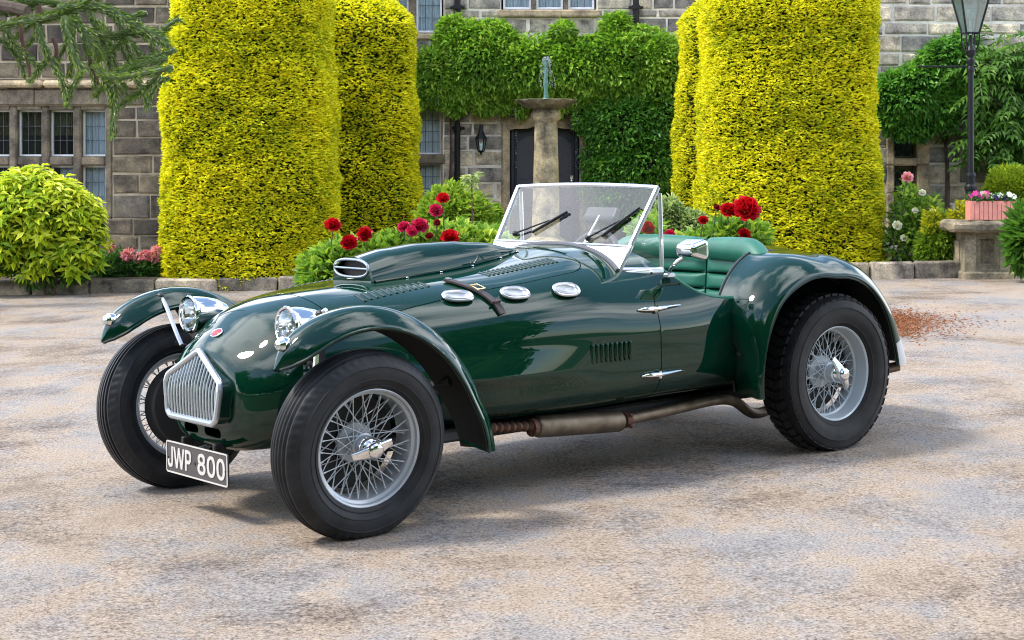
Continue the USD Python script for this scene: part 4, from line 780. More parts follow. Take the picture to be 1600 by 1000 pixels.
body = T(V, np.vstack(Fs)); body = body if body.volume > 0 else T(body.vertices, body.faces[:, ::-1])
def ztop(x, y):
    w, zm, zt, zb, nu, nl = [float(f(x)) for f in CF]; return zm + (zt - zm) * max(0, 1 - (abs(y) / w) ** nu) ** (1 / nu)
def yside(x, z):
    w, zm, zt, zb, nu, nl = [float(f(x)) for f in CF]
    q = abs((z - zm) / ((zt - zm) if z >= zm else (zm - zb))); n = nu if z >= zm else nl; return w * max(0, 1 - q ** n) ** (1 / n)
BM = man(body)
# cockpit: tub and cut-down doors
plan = Polygon([(-1.745, -.48), (-1.745, .48), (-1.80, .54), (-2.25, .53), (-2.40, .46), (-2.43, .3), (-2.43, -.3), (-2.40, -.46), (-2.25, -.53), (-1.80, -.54)])
tub = man(extrude(plan.buffer(.02), 1.0, .36))
cutp = [(-1.700, 1.3), (-1.705, .90), (-1.722, .835), (-1.76, .785), (-1.82, .738), (-1.895, .710), (-1.98, .698), (-2.08, .692), (-2.2, .70), (-2.3, .76), (-2.37, .84), (-2.43, .90), (-2.45, 1.3)]
from shapely.geometry import LineString
cut = man(upright(extrude(Polygon(spline_pts := cutp), 1.6), -.8))
BM = BM - tub - cut
# air openings under the grille, grille recess
for sy in (-1, 1): BM = BM - man(hull(ball((.30, sy * .04, .322), .016), ball((.30, sy * .125, .322), .018), ball((.10, sy * .04, .325), .016), ball((.10, sy * .115, .322), .018)))
# front side air recess for each oval vent
vents = [(-.645, 0), (-.885, 0), (-1.125, 0)]
# bonnet panel and door split off with a shut line
def rr_poly(pts, rad): p = Polygon(pts); return p.buffer(-rad).buffer(rad * 1.0, resolution=12)
bon = rr_poly([(-.13, -.40), (-.13, .40), (-.5, .425), (-1.0, .445), (-1.36, .43), (-1.36, -.43), (-1.0, -.445), (-.5, -.425)], .13)
gap = .0045
bon_in, bon_out = man(extrude(bon.buffer(-gap / 2), .6, .60)), man(extrude(bon.buffer(gap / 2), .6, .60))
bonnet = BM ^ bon_in
BM2 = BM - (bon_out ^ man(bx((-.7, 0, .95), (2, 2, .60))))          # recess 0.65 .. 1.25
bonnet = bonnet ^ man(bx((-.7, 0, .953), (2, 2, .59)))
dl = lambda z: -1.562
dpoly = Polygon([(-1.560, .292), (-1.566, .40), (-1.566, .60), (-1.562, .70), (-1.575, .735), (-1.640, .765), (-1.690, .80), (-1.690, 1.0), (-2.02, 1.0), (-2.02, .292)])
din, dout = man(upright(extrude(dpoly.buffer(-gap / 2), .5), .45)), man(upright(extrude(dpoly.buffer(gap / 2), .42), .53))
door_m = (BM2 ^ din) ^ man(bx((-1.8, .78, .6), (1, .48, 1.4)))
BM2 = BM2 - dout
def as_tri(m): q = m.to_mesh(); t = trimesh.Trimesh(q.vert_properties[:, :3], q.tri_verts, process=False); t.merge_vertices(); return t
def smooth_obj(name, m, mt, parent, ang=28, **kw): return obj(name, as_tri(m), mt, parent, smooth=ang, **kw)
smooth_obj('body', BM2, M_paint, car); bonnet_p = smooth_obj('bonnet', bonnet, M_paint, car); door_p = smooth_obj('door', door_m, M_paint, car)
# scoop on the bonnet
def scoop():
    xs_ = np.linspace(-.455, -1.30, 40); th = np.linspace(0, np.pi, 33); out = []
    for x in xs_:
        f = (-.455 - x) / .845; w = .128 * (1 - f ** 2.2) ** .8 + .006; zb = ztop(x, w * .9) - .015; zt = np.interp(x, [-1.30, -1.14, -.95, -.74, -.58, -.455], [.925, .962, .978, .978, .962, .934]); zt = max(zt, ztop(x, 0) + .004)
        n = 2.6; c, s = np.cos(th), np.sin(th); out.append(np.c_[np.full(33, x), w * np.sign(c) * np.abs(c) ** (2 / n), zb + (zt - zb) * np.abs(s) ** (2 / n)])
    out = np.array(out); inn = out.copy(); cen = inn.mean(1, keepdims=True); inn = cen + (inn - cen) * [1, .93, .90]; inn[:, :, 2] -= .002
    return out, inn
so, si = scoop(); sc = obj('scoop', shell(so, si), M_paint, bonnet_p, smooth=50)
e_ = np.linspace(0, 2 * np.pi, 48, endpoint=False); ex_, nz_ = 2.6, .893
mouth = np.c_[.119 * np.sign(np.cos(e_)) * np.abs(np.cos(e_)) ** (2 / ex_), nz_ + .035 * np.sign(np.sin(e_)) * np.abs(np.sin(e_)) ** (2 / ex_)]
def face_on(poly, x, t): q = extrude(poly, t); return T(np.c_[q.vertices[:, 2] + x, q.vertices[:, 0], q.vertices[:, 1]], q.faces)
fp = Polygon(np.c_[so[0][:, 1], so[0][:, 2]]).buffer(.003); obj('scoop_front', face_on(fp.difference(Polygon(mouth)), -.460, .010), M_paint, sc, smooth=False)
obj('scoop_surround', tube(np.c_[np.full(48, -.449), mouth], .0055, 8, closed=True), M_bars, sc)
obj('scoop_bar', tube([(-.449, -.117, .893), (-.449, .117, .893)], .0045, 8), M_bars, sc)
obj('scoop_throat', face_on(Polygon(mouth).buffer(-.001).intersection(Polygon(np.c_[si[1][:, 1], si[1][:, 2]]).buffer(-.005)), -.482, .006), M_dark, sc, smooth=False)
fl = [[], []]
for x in np.linspace(-.47, -1.29, 40):
    f = (-.455 - x) / .845; w = .128 * (1 - f ** 2.2) ** .8 + .006
    for k, sg in enumerate((-1, 1)): fl[k].append((x, sg * (w + .004), ztop(x, w) + .004))
obj('scoop_flange', cat_([tube(fl[0], .005, 6), tube(fl[1], .005, 6)]), M_paint, sc)
for x in (-.62, -.80, -.98, -1.16, -1.29):
    f = (-.455 - x) / .845; w = .128 * (1 - f ** 2.2) ** .8 + .018; obj('scoop_screw', ball((x, w, ztop(x, w) + .003), (.007, .007, .004), 1), M_chrome, sc)
# bonnet louvres, two rows each side
for sg in (1, -1):
    for x0, x1, n, yy in ((-.30, -.60, 11, .285), (-.90, -1.26, 16, .290)):
        for x in np.linspace(x0, x1, n):
            z = ztop(x, yy); n_ = (ztop(x, yy - .03) - ztop(x, yy + .03)) / .06
            q = hull(ball((x, sg * (yy - .032), z + n_ * .032 - .001), (.009, .006, .005), 1), ball((x, sg * (yy + .032), z - n_ * .032 - .001), (.009, .006, .005), 1), ball((x - .012, sg * yy, z - .004), .003, 1)); obj('louvre', q, M_paint, bonnet_p, smooth=60)
# louvres on the flank
for x in np.linspace(-1.195, -1.392, 9):
    y = yside(x, .53); t_ = hull(ball((x, y + .003, .562), (.007, .008, .007), 1), ball((x, y + .001, .498), (.007, .008, .007), 1), ball((x + .010, y - .002, .53), .003, 1)); obj('side_louvre', t_, M_paint, car, smooth=60)
# oval vents
def oval(n=40, a=.056, b=.031): t_ = np.linspace(0, 2 * np.pi, n, endpoint=False); e = 2.6; c, s = np.cos(t_), np.sin(t_); return np.c_[a * np.sign(c) * np.abs(c) ** (2 / e), b * np.sign(s) * np.abs(s) ** (2 / e)]
for vx, _ in vents:
    for sg in (1, -1):
        z0 = .782; y0 = yside(vx, z0); p1 = np.array([vx, yside(vx, z0 + .02), z0 + .02]); p2 = np.array([vx, yside(vx, z0 - .02), z0 - .02]); vv = unit(p1 - p2); uu = np.array([1.0, 0, 0]); uu = unit(np.array([.1, yside(vx + .05, z0) - yside(vx - .05, z0), 0])); nn = unit(np.cross(vv, uu)); nn = nn if nn[1] > 0 else -nn
        c = np.array([vx, y0, z0]); fx = np.array([1, sg, 1]); ov = oval(); pth = (c + ov[:, :1] * uu + ov[:, 1:] * vv + nn * .012) * fx
        vt = obj('vent_ring', tube(pth, .0075, 8, closed=True), M_frame, car)
        rings = [(1.0, .000), (.86, -.010), (.6, -.018), (.02, -.020)]; Gd = np.array([(c + ov[:, :1] * s_ * uu + ov[:, 1:] * s_ * vv + nn * (h + .0215)) * fx for s_, h in rings]); Gd = np.concatenate([Gd, Gd[:, :1]], 1)
        obj('vent_dish', shell(Gd, Gd - nn * fx * .003), M_vent, vt, smooth=40)
# bonnet strap
for sg in (1,):
    def surf(y, x): return np.array([x, y, ztop(x, y)])
    ys_ = np.linspace(.30, .545, 16); xst = np.linspace(-.70, -.79, 16)
    c = np.array([[x, y, ztop(x, y) + .006] for x, y in zip(xst, ys_)]); tg = unit(np.gradient(c, axis=0)); sd = np.array([1.0, .3, 0]); sd = unit(sd - tg * (tg @ sd)[:, None]); nn = np.cross(tg, sd); nn *= np.sign(nn[:, 2:3])
    Gs = np.array([c + sd * w for w in (-.021, -.012, 0, .012, .021)]); st = obj('bonnet_strap', shell(Gs + nn * .004, Gs - nn * .004), M_strap, car, smooth=40)
    bc = c[8]; fr_ = [bc + sd[8] * a + tg[8] * b + nn[8] * .012 for a, b in ((-.026, -.02), (.026, -.02), (.026, .02), (-.026, .02))]; obj('buckle', tube(np.array(fr_), .0035, 6, closed=True), mat('brass_buckle', (.75, .55, .28), .25, 1.0), st)
    obj('strap_tab', shell(Gs[1:4, 0:2] + nn[0:2] * .010, Gs[1:4, 0:2] + nn[0:2] * .006), M_frame, st, smooth=False); obj('strap_keeper', hull(*[ball(c[13] + sd[13] * a + nn[13] * b, .005, 1) for a in (-.024, .024) for b in (.002, .012)]), M_strap, st)
# grille ---------------------------------------------------------------------
gp = [(0, .622), (.196, .520), (.205, .488), (.184, .383), (.162, .366), (-.162, .366), (-.184, .383), (-.205, .488), (-.196, .520)]
gpl = Polygon(gp).buffer(-.022).buffer(.022, resolution=8); gx = lambda z: .278 - .20 * max(0, z - .50) - .05 * (z - .37)
co = np.array(gpl.exterior.coords)[:-1]
from shapely import segmentize
co = np.array(segmentize(gpl, .02).exterior.coords)[:-1]
gr = obj('grille_frame', tube(np.array([(gx(z), y, z) for y, z in co]), .0125, 10, closed=True), M_bars, car)
sd_ = np.array([[(gx(z), y, z) for y, z in np.vstack([co, co[:1]])], [(gx(z) - .08, y * 1.12, z + (.01 if z > .5 else 0)) for y, z in np.vstack([co, co[:1]])]]); obj('grille_cowl', shell(sd_, sd_ * [1, .985, 1] - [0, 0, .003]), M_paint, gr, smooth=50)
bk = extrude(gpl, .004); bk = T(np.c_[bk.vertices[:, 2] + np.array([gx(z) for z in bk.vertices[:, 1]]) - .045, bk.vertices[:, 0], bk.vertices[:, 1]], bk.faces); obj('grille_back', bk, M_dark, gr, smooth=False)
for y in np.linspace(-.178, .178, 17):
    ln = LineString([(y, .3), (y, .7)]).intersection(gpl.buffer(-.006))
    if ln.length > .02:
        z0, z1 = ln.bounds[1], ln.bounds[3]; zz_ = np.linspace(z0, z1, 8); obj('grille_bar', tube(np.array([(gx(z) - .006 + .008 * math.sin(math.pi * (z - z0) / (z1 - z0)), y, z) for z in zz_]), .0056, 8), M_bars, gr)
bd = ball((0, 0, 0), (.022, .034, .008), 3); bdM = trimesh.transformations.rotation_matrix(math.radians(38), [0, 1, 0]); bd.apply_transform(bdM); bd.apply_translation((.165, 0, ztop(.165, 0) + .003)); badge = obj('badge', bd, M_red, car, smooth=True)
b2 = T(*(lambda t_: (t_.vertices, t_.faces))(trimesh.creation.torus(.029, .0035, 24, 8))); b2.apply_scale([.72, 1.1, 1]); b2.apply_transform(bdM); b2.apply_translation((.165, 0, ztop(.165, 0) + .004)); obj('badge_rim', b2, M_chrome, badge)
# headlamps --------------------------------------------------------------------
for sg in (1, -1):
    c = np.array([.078, sg * .368, .722]); Ry = np.array([[0, 0, 1.], [1, 0, 0], [0, 1, 0]])
    def place(t_): v = t_.vertices * .87; return T(np.c_[v[:, 2], v[:, 0], v[:, 1]] + c, t_.faces)
    hl = obj('headlight', place(revolve([(.001, -.21), (.02, -.205), (.045, -.175), (.066, -.13), (.079, -.07), (.083, -.02), (.083, .0), (.080, .004), (.074, -.005), (.06, -.05), (.03, -.08), (.001, -.085)], 40)), M_chrome, car, smooth=40)
    obj('bezel', place(revolve([(.074, -.004), (.086, -.006), (.089, .003), (.084, .012), (.076, .010)] + [(.074, -.004)], 40)), M_chrome, hl)
    obj('lens', place(revolve([(.001, .026), (.03, .023), (.055, .016), (.077, .004), (.077, .001), (.055, .012), (.03, .019), (.001, .022)], 40)), M_lens, hl)
    obj('bulb_shield', cat_([ball(c + [-.02, 0, 0], (.018, .018, .018), 2), tube([c + [-.02, 0, -.07], c + [-.02, 0, .07]], .003, 6)]), M_bulb, hl)
    obj('lamp_bracket', tube([c + [-.06, 0, -.07], c + [-.08, -sg * .02, -.16]], [.022, .03], 10), M_paint, hl)
    # wing stay from nose to wing
    obj('wing_stay', tube(spline([(.10, sg * .40, .60), (.10, sg * .47, .68), (.085, sg * .585, .775), (.08, sg * .63, .80)], 14), .0085, 8), M_frame, car)
    obj('stay_grommet', ball((.085, sg * .60, .785), (.018, .02, .014), 2), M_black, car)
# number plate ---------------------------------------------------------------------
pw, ph = .470, .122; ppl = sbox(-pw / 2, -ph / 2, pw / 2, ph / 2).buffer(-.012).buffer(.012)
def on_front(t_, x, zc): v = t_.vertices; return T(np.c_[v[:, 2] + x, v[:, 0], v[:, 1] + zc], t_.faces)
plate = obj('number_plate', on_front(extrude(ppl, .006), .255, .201), M_plate, car, smooth=False)
obj('plate_border', on_front(extrude(ppl.buffer(-.0002).difference(ppl.buffer(-.0055)), .002), .2612, .201), M_platew, plate, smooth=False)
tx = text_mesh('JWP', .076, .002, True); tx2 = text_mesh('800', .076, .002, True)
for t_, x0, wd in ((tx, -.222, .185), (tx2, .012, .205)):
    b = t_.bounds; t_.apply_translation([-b[0][0], -b[0][1], 0]); t_.apply_scale([wd / (b[1][0] - b[0][0]), .080 / (b[1][1] - b[0][1]), 1]); t_.apply_translation([x0, -.040, 0]); obj('plate_lettering', on_front(t_, .2614, .201), M_platew, plate, smooth=False)
dot = trimesh.creation.cylinder(.006, .002); dot.apply_translation([-.012, -.004, .001]); obj('plate_dot', on_front(dot, .2614, .201), M_black, plate)
for yb in (-.221, .221): s_ = trimesh.creation.cylinder(.004, .003); s_.apply_translation([yb, -.004, .001]); obj('plate_screw', on_front(s_, .2618, .201), M_black, plate)
for yb in (-.12, .12): obj('plate_bracket', bx((.23, yb, .25), (.05, .02, .07), .004), M_dark, car)
# front wings ----------------------------------------------------------------------
RF = PC([38, 43, 50, 60, 75, 90, 120, 141, 163, 180, 188], [.440, .452, .474, .490, .495, .497, .497, .503, .524, .570, .590])
HWf = PC([38, 42, 47, 55, 68, 90, 120, 150, 180, 188], [.006, .012, .046, .078, .095, .104, .106, .100, .088, .084])
YC = PC([38, 60, 100, 188], [.690, .700, .708, .712])
def front_wing(sg):
    ysh = 0 if sg > 0 else -.055; A = np.r_[np.linspace(42, 60, 18), np.linspace(62, 188, 56)]; U = np.linspace(-1, 1, 29); out, inn = [], []
    for a in A:
        ra = math.radians(a); R_, hw, yc = float(RF(a)), float(HWf(a)), float(YC(a)) + ysh; dep = min(.074, hw * .85)
        r_ = R_ - dep * np.abs(U) ** 2.4; y = yc + hw * np.sign(U) * np.abs(U) ** .85
        d = np.array([math.cos(ra), 0, math.sin(ra)]); o1 = np.stack([r_ * d[0], y * sg, .318 + r_ * d[2]], -1); r2 = r_ - .007; y2 = yc + (hw - .005) * np.sign(U) * np.abs(U) ** .85
        out.append(o1); inn.append(np.stack([r2 * d[0], y2 * sg, .318 + r2 * d[2]], -1))
    out, inn = np.array(out), np.array(inn); w = obj('front_wing', shell(out, inn), M_paint, car, smooth=50)
    obj('wing_lining', grid(inn * [1, 1, 1] + (np.array([0, sg * .708, .318]) - inn) * .008, sg < 0), M_dark, w, smooth=50); edge = np.vstack([out[::2, 0], out[::-2, -1]]); obj('wing_bead', tube(edge, .0055, 6), M_paint, w)  # added black sheet lying just inside the wing shell
    # side lamp on the tip
    c = np.array([.300, sg * (.690 + ysh), .700]); t_ = revolve([(.001, -.05), (.014, -.045), (.026, -.02), (.028, 0), (.024, .006), (.018, .016), (.001, .022)], 24); v = t_.vertices; sl = obj('side_lamp', T(np.c_[v[:, 2], v[:, 0], v[:, 1]] + c, t_.faces), M_chrome, w)
    obj('side_lamp_lens', ball(c + [.008, 0, 0], (.018, .021, .021), 2), M_lens, sl)
    # inner mounting struts
    obj('wing_bracket', cat_([tube([(.02, sg * .40, .60), (.02, sg * .66, .80)], .016, 8), tube([(-.35, sg * .46, .44), (-.44, sg * .66, .50)], .016, 8)]), M_dark, w)
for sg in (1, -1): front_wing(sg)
obj('damper', cat_([tube([(.06, .52, .42), (.05, .55, .735)], .022, 10)]), M_alu, car)
# rear wings ------------------------------------------------------------------------
SEC = {-6: [(.56, .485), (.66, .520), (.735, .550), (.776, .560), (.79, .548)], 10: [(.56, .515), (.66, .552), (.735, .566), (.776, .560), (.79, .548)], 35: [(.50, .625), (.64, .635), (.72, .620), (.772, .585), (.79, .550)],
       60: [(.45, .605), (.62, .602), (.71, .582), (.768, .540), (.788, .505)], 88: [(.42, .535), (.60, .532), (.69, .512), (.752, .475), (.778, .440)], 130: [(.40, .525), (.58, .523), (.66, .507), (.718, .468), (.742, .430)],
       165: [(.40, .568), (.55, .566), (.63, .550), (.69, .495), (.708, .445)], 182: [(.40, .622), (.54, .620), (.62, .602), (.68, .535), (.698, .470)]}
ka = sorted(SEC); YS = [PC(ka, [SEC[a][i][0] for a in ka]) for i in range(5)]; RS = [PC(ka, [SEC[a][i][1] for a in ka]) for i in range(5)]
def rear_wing(sg):
    out, inn = [], []
    for a in np.linspace(-5.5, 181, 84):
        P_ = np.array([(float(YS[i](a)), float(RS[i](a))) for i in range(5)]); q = spline(P_, 25); q = np.vstack([q, q[-1] + [-.004, -.006], q[-1] + [-.016, -.008]]); ra = math.radians(a)
        f = lambda q_: np.stack([-2.54 + q_[:, 1] * math.cos(ra), q_[:, 0] * sg, .336 + q_[:, 1] * math.sin(ra)], -1)
        out.append(f(q)); q2 = q - [.006, .010]; q2[-2:] = q[-2:] - [.004, -.004]; inn.append(f(q2))
    w = obj('rear_wing', shell(np.array(out), np.array(inn)), M_paint, car, smooth=50)
    inn_ = np.array(inn); obj('wing_lining', grid(inn_[:, :25] + (np.array([-2.54, sg * .60, .336]) - inn_[:, :25]) * .010, sg < 0), M_dark, w, smooth=50); seam = np.array([o_[0] for o_ in out[:40]]); obj('wing_piping', tube(seam, .006, 6), M_black, w)  # separate black sheet added inside the rear wing as well
    Gq = np.array(out)[-7:, 9:25]; pc = np.array([-2.54, sg * .50, .336]); dq = unit(Gq - pc); obj('stone_guard', shell(Gq + dq * .0035, Gq + dq * .0008), M_bars, w, smooth=50)  # added thin pale metal patch over the lower rear tip of the wing
    # wheel arch liner closing the wing to the body
    aa = np.linspace(-3, 183, 40); lin = Polygon([(-2.54 + .50 * math.cos(math.radians(q)), .336 + .50 * math.sin(math.radians(q))) for q in aa]); obj('arch_liner', upright(extrude(lin, .02), sg * .445), M_dark, w, smooth=False)
    # chrome pipe-knob in front of the wing
    if sg > 0: kb = np.array([-2.012, .640, .462]); obj('lamp_stud', cat_([ball(kb, .018, 2), ball(kb + [.01, .012, 0], .011, 2)]), M_black, w)
for sg in (1, -1): rear_wing(sg)
obj('stone_guard', bx((-2.97, .69, .36), (.02, .05, .07), .004), M_frame, car) if False else None
# doors: spear hinges, mirror ------------------------------------------------------
for z in (.688, .418):
    y = yside(-1.566, z) + .008; pth = np.array([(-1.455, yside(-1.455, z) + .004, z - .002), (-1.48, y, z), (-1.53, y + .004, z), (-1.566, y + .004, z), (-1.62, yside(-1.62, z) + .010, z + .002), (-1.70, yside(-1.70, z) + .003, z + .003)]); h_ = obj('hinge', tube(spline(pth, 20), np.interp(np.linspace(0, 1, 20), [0, .15, .35, .5, 1], [.003, .0095, .0115, .009, .002]), 10), M_chrome, car)
    obj('hinge_knuckle', tube([(-1.552, y + .004, z - .016), (-1.552, y + .004, z + .014)], .0095, 10), M_chrome, h_)
# windscreen ---------------------------------------------------------------------
zB, xB, zT_, xT = .830, -1.490, 1.187, -1.707; sl = (xT - xB) / (zT_ - zB); sx = lambda z: xB + sl * (z - zB); n_ = unit(np.array([1, 0, -sl])); 
def S(y, z, off=0): return np.array([sx(z), y, z]) + n_ * off
gl0, gl1, hwB, hwG, hwT = .938, 1.180, .436, .450, .463
zbow = lambda y: .010 * (1 - (y / .46) ** 2)
ptsP = [(-.445, .79), (.445, .79), (hwG + .012, gl0 + .006), (-hwG - .012, gl0 + .006)]
def plate_on(pts, t, off=0):
    A = np.array([S(y, z, off + t / 2) for y, z in pts]); Bk = np.array([S(y, z, off - t / 2) for y, z in pts]); return trimesh.convex.convex_hull(np.vstack([A, Bk]))
screen = obj('screen_panel', plate_on(ptsP, .014), M_panel, car, smooth=False)
pan = [( -hwG, gl0), (hwG, gl0), (hwT, gl1)] + [(y, gl1 + zbow(y)) for y in np.linspace(hwT, -hwT, 9)[1:-1]] + [(-hwT, gl1)]
wg = np.array([S(y, z) for y, z in pan] + [S(0, 1.06)]); wn = len(pan); obj('windscreen_glass', T(wg, [(k_, (k_ + 1) % wn, wn) for k_ in range(wn)]), M_glass, screen, smooth=False)
def bar(pts, w, t, n=8): return tube(np.array(pts), [w] * len(pts), n)
obj('screen_top_rail', tube(np.array([S(y, gl1 + zbow(y) + .004) for y in np.linspace(-hwT - .004, hwT + .004, 15)]), .0105, 8), M_frame, screen)
for sg in (1, -1): obj('screen_pillar', tube([S(sg * (hwB + .006), zB - .01), S(sg * (hwT + .004), gl1 + .006)], .0125, 8), M_frame, screen)
obj('screen_lower_rail', tube([S(-hwG, gl0, .008), S(hwG, gl0, .008)], .006, 8), M_frame, screen)
tr_ = []
for y in np.linspace(-.452, .452, 49):
    z = .9
    for _ in range(30): z = .5 * z + .5 * ztop(sx(z) + .012, y)
    tr_.append((sx(z) + .016, y, z + .002))
obj('screen_seal', tube(np.array(tr_), .0105, 8), mat('grey_seal', (.09, .09, .10), .45), screen)
for sg in (1, -1):   # quarter lights
    a, b, c = S(sg * (hwB + .006), .846), np.array([-1.722, sg * .468, .834]), np.array([-1.718, sg * (hwT + .004), 1.160]); d = S(sg * (hwT + .006), 1.165)
    g_ = trimesh.convex.convex_hull(np.vstack([np.array([a, b, c, d]), np.array([a, b, c, d]) + [0, sg * .004, 0]])); q_ = obj('quarter_light', g_, M_glass, screen, smooth=False)
    obj('quarter_frame', cat_([tube([a, b], .009, 8), tube([b, c], .009, 8)]), M_frame, q_)
    p_ = [(-1.475, sg * .446, .826), (-1.71, sg * .476, .826)]; obj('quarter_bracket', cat_([hull(ball(p_[0], .011, 1), ball(p_[1], .011, 1), ball(np.array(p_[1]) + [0, 0, .012], .009, 1)), tube([(-1.50 - .06 * k, sg * .452, .823) for k in (0, .2)], .012, 6)]), M_frame, q_)
    for x in (-1.50, -1.57, -1.65): obj('rivet', ball((x, sg * (.460 + (-1.50 - x) * .12), .826), .005, 1), M_black, q_)
for yp, yt, za, zb_, xo in ((-.02, -.20, 0, 0, 0), (.37, .17, 0, 0, 0)):   # wipers: pivot, tip
    pass
for (y0, z0, y1, z1, y2, z2) in ((-.329, .968, -.212, .991, -.036, 1.070), (.176, .962, .261, .986, .419, 1.093)):
    w = obj('wiper_arm', cat_([ball(S(y0, z0, .010), .013, 2), tube([S(y0, z0, .014), S((y1 + y2) / 2, (z1 + z2) / 2, .014)], [.005, .0035], 6)]), M_iron, screen)
    obj('wiper_blade', hull(*[ball(S(y, z, o__), .0045, 1) for y, z in ((y1, z1 - .012), (y2, z2)) for o__ in (.006, .013)]), M_black, w)
im = hull(*[ball(S(.113 + a, 1.092 + b, -.06), (.012, .02, .02), 2) for a in (-.085, .085) for b in (-.015, .015)]); mi = obj('interior_mirror', im, M_black, screen); obj('mirror_stem', tube([S(.125, gl0 - .01, -.02), S(.115, 1.085, -.05)], .006, 8), M_frame, mi)
# door mirror
mc = np.array([-1.732, .635, .922]); mh = hull(*[ball(mc + [x, y, z], .022, 3) for x, y, z in ((.022, -.036, -.008), (.022, .036, -.008), (.022, -.036, .008), (.022, .036, .008), (-.026, -.044, -.022), (-.026, .044, -.022), (-.026, -.044, .022), (-.026, .044, .022))])
mr = obj('door_mirror', mh, M_chrome, car, smooth=40); obj('mirror_arm', tube(spline([mc + [.03, -.02, -.03], mc + [.045, -.07, -.07], (-1.715, .520, .815)], 10), .0075, 8), M_chrome, mr); obj('mirror_glass', bx(mc + [-.049, 0, 0], (.004, .10, .055), .001), M_bulb, mr); obj('mirror_foot', bx((-1.712, .522, .812), (.05, .03, .02), .005), M_frame, mr)
# cockpit trim -----------------------------------------------------------------------
xb = lambda y, z: -2.405 - .10 * (z - .70) + .13 * (abs(y) / .55) ** 3
def pad(y0, y1, z0, z1, puff=.030, ny=22, nz=10, off=0):
    Y = np.linspace(y0, y1, ny); Z = np.linspace(z0, z1, nz); out = np.zeros((nz, ny, 3))
    for i, z in enumerate(Z):
        for j, y in enumerate(Y):
            u, v = (y - y0) / (y1 - y0) * 2 - 1, (z - z0) / (z1 - z0) * 2 - 1; h = puff * (max(0, 1 - u ** 6) * max(0, 1 - v ** 4)) ** .5; wr = .004 * (noise(np.array([y * 26, z * 14, 3.0])) - .5) * (1 - v * v)
            out[i, j] = (xb(y, z) + off + h + wr, y, z)
    return shell(out, out - [.03, 0, 0])
for y0, y1 in ((.055, .55), (-.55, .045)):
    zs_ = [.50, .605, .690, .765, .842]
    pads = [obj('seat_back', pad(y0, y1, zs_[i] + .002, zs_[i + 1] - .002), M_leather, car, smooth=50) if i == 0 else None for i in range(1)]
    sb = pads[0]
    for i in range(1, 4): obj('seat_pad', pad(y0, y1, zs_[i] + .002, zs_[i + 1] - .002), M_leather, sb, smooth=50)
    Y = np.linspace(y0 + .02, y1 - .02, 24); sgn = 1 if y0 > 0 else -1; endz = np.array([.892 - .12 * max(0, (abs(y) - .36) / .19) ** 2.0 for y in Y]); rl = np.array([(xb(y, .87) + .012, y, z - .012) for y, z in zip(Y, endz)]); rad = .050 + .008 * np.sin(np.linspace(0, np.pi, 24)); rad[0] *= .80; rad[-1] *= .80
    obj('seat_roll', cat_([tube(rl, rad, 20)] + [ball(rl[k_], rad[k_] * np.array([1, .45, 1]), 2) for k_ in (0, -1)]), M_leather, sb, smooth=50); up_ = rl + np.array([-.03, 0, .040]); obj('roll_piping', tube(up_, .006, 6), M_leather, sb)
    obj('seat_cushion', hull(*[ball((x, y, .47), (.05, .05, .06), 2) for x in (-2.36, -1.95) for y in (y0 + .05, y1 - .05)]), M_leather, car, smooth=50)
for sg in (1, -1):
    Yp = np.array([[(x, sg * (.553 - .01 * math.sin(math.pi * f)), z) for x in np.linspace(-1.76, -2.36, 16)] for f, z in zip(np.linspace(0, 1, 6), np.linspace(.40, .685, 6))]); obj('door_lining', shell(Yp, Yp - [0, sg * .008, 0]), M_leather, car, smooth=50)
    edge = np.array([(x, sg * (yside(x, z) - .010), z + .004) for x, z in spline(np.array(cutp[2:-2]), 40)]); obj('cockpit_edge', tube(edge, .010, 8), M_leather, car)
obj('cockpit_floor', bx((-2.0, 0, .368), (.76, 1.04, .01)), M_dark, car, smooth=False)
dash = hull(*[ball((x, y, z), .015, 1) for x in (-1.735, -1.755) for y, z in ((-.44, .70), (.44, .70), (-.40, .82), (.40, .82))]); dsh = obj('dashboard', dash, M_leather, car, smooth=30)
for y in (-.38, -.28, -.18, 0): dd = trimesh.creation.cylinder(.04, .012, sections=24); dd.apply_transform(trimesh.transformations.rotation_matrix(np.pi / 2, [0, 1, 0])); dd.apply_translation((-1.772, y, .775)); obj('gauge', dd, M_black, dsh)
swM = trimesh.transformations.rotation_matrix(math.radians(62), [0, 1, 0]); sc_ = np.array([-1.96, -.28, .80]); t_ = trimesh.creation.torus(.185, .012, 40, 10); t_.apply_transform(swM); t_.apply_translation(sc_); sw = obj('steering_wheel', t_, M_black, car)
for a in (np.pi / 2, np.pi * 7 / 6, np.pi * 11 / 6): d = trimesh.transform_points([(np.cos(a) * .18, np.sin(a) * .18, 0)], swM)[0]; obj('steering_spoke', tube([sc_, sc_ + d], .006, 6), M_alu, sw)
obj('steering_column', tube([sc_, (-1.60, -.28, .66)], .018, 10), M_black, sw)
gl = tube(spline([(-1.72, .05, .40), (-1.74, .05, .60), (-1.78, .05, .72)], 8), .008, 8); gv = obj('gear_lever', gl, M_alu, car); obj('gear_knob', ball((-1.78, .05, .735), .024, 2), M_black, gv)
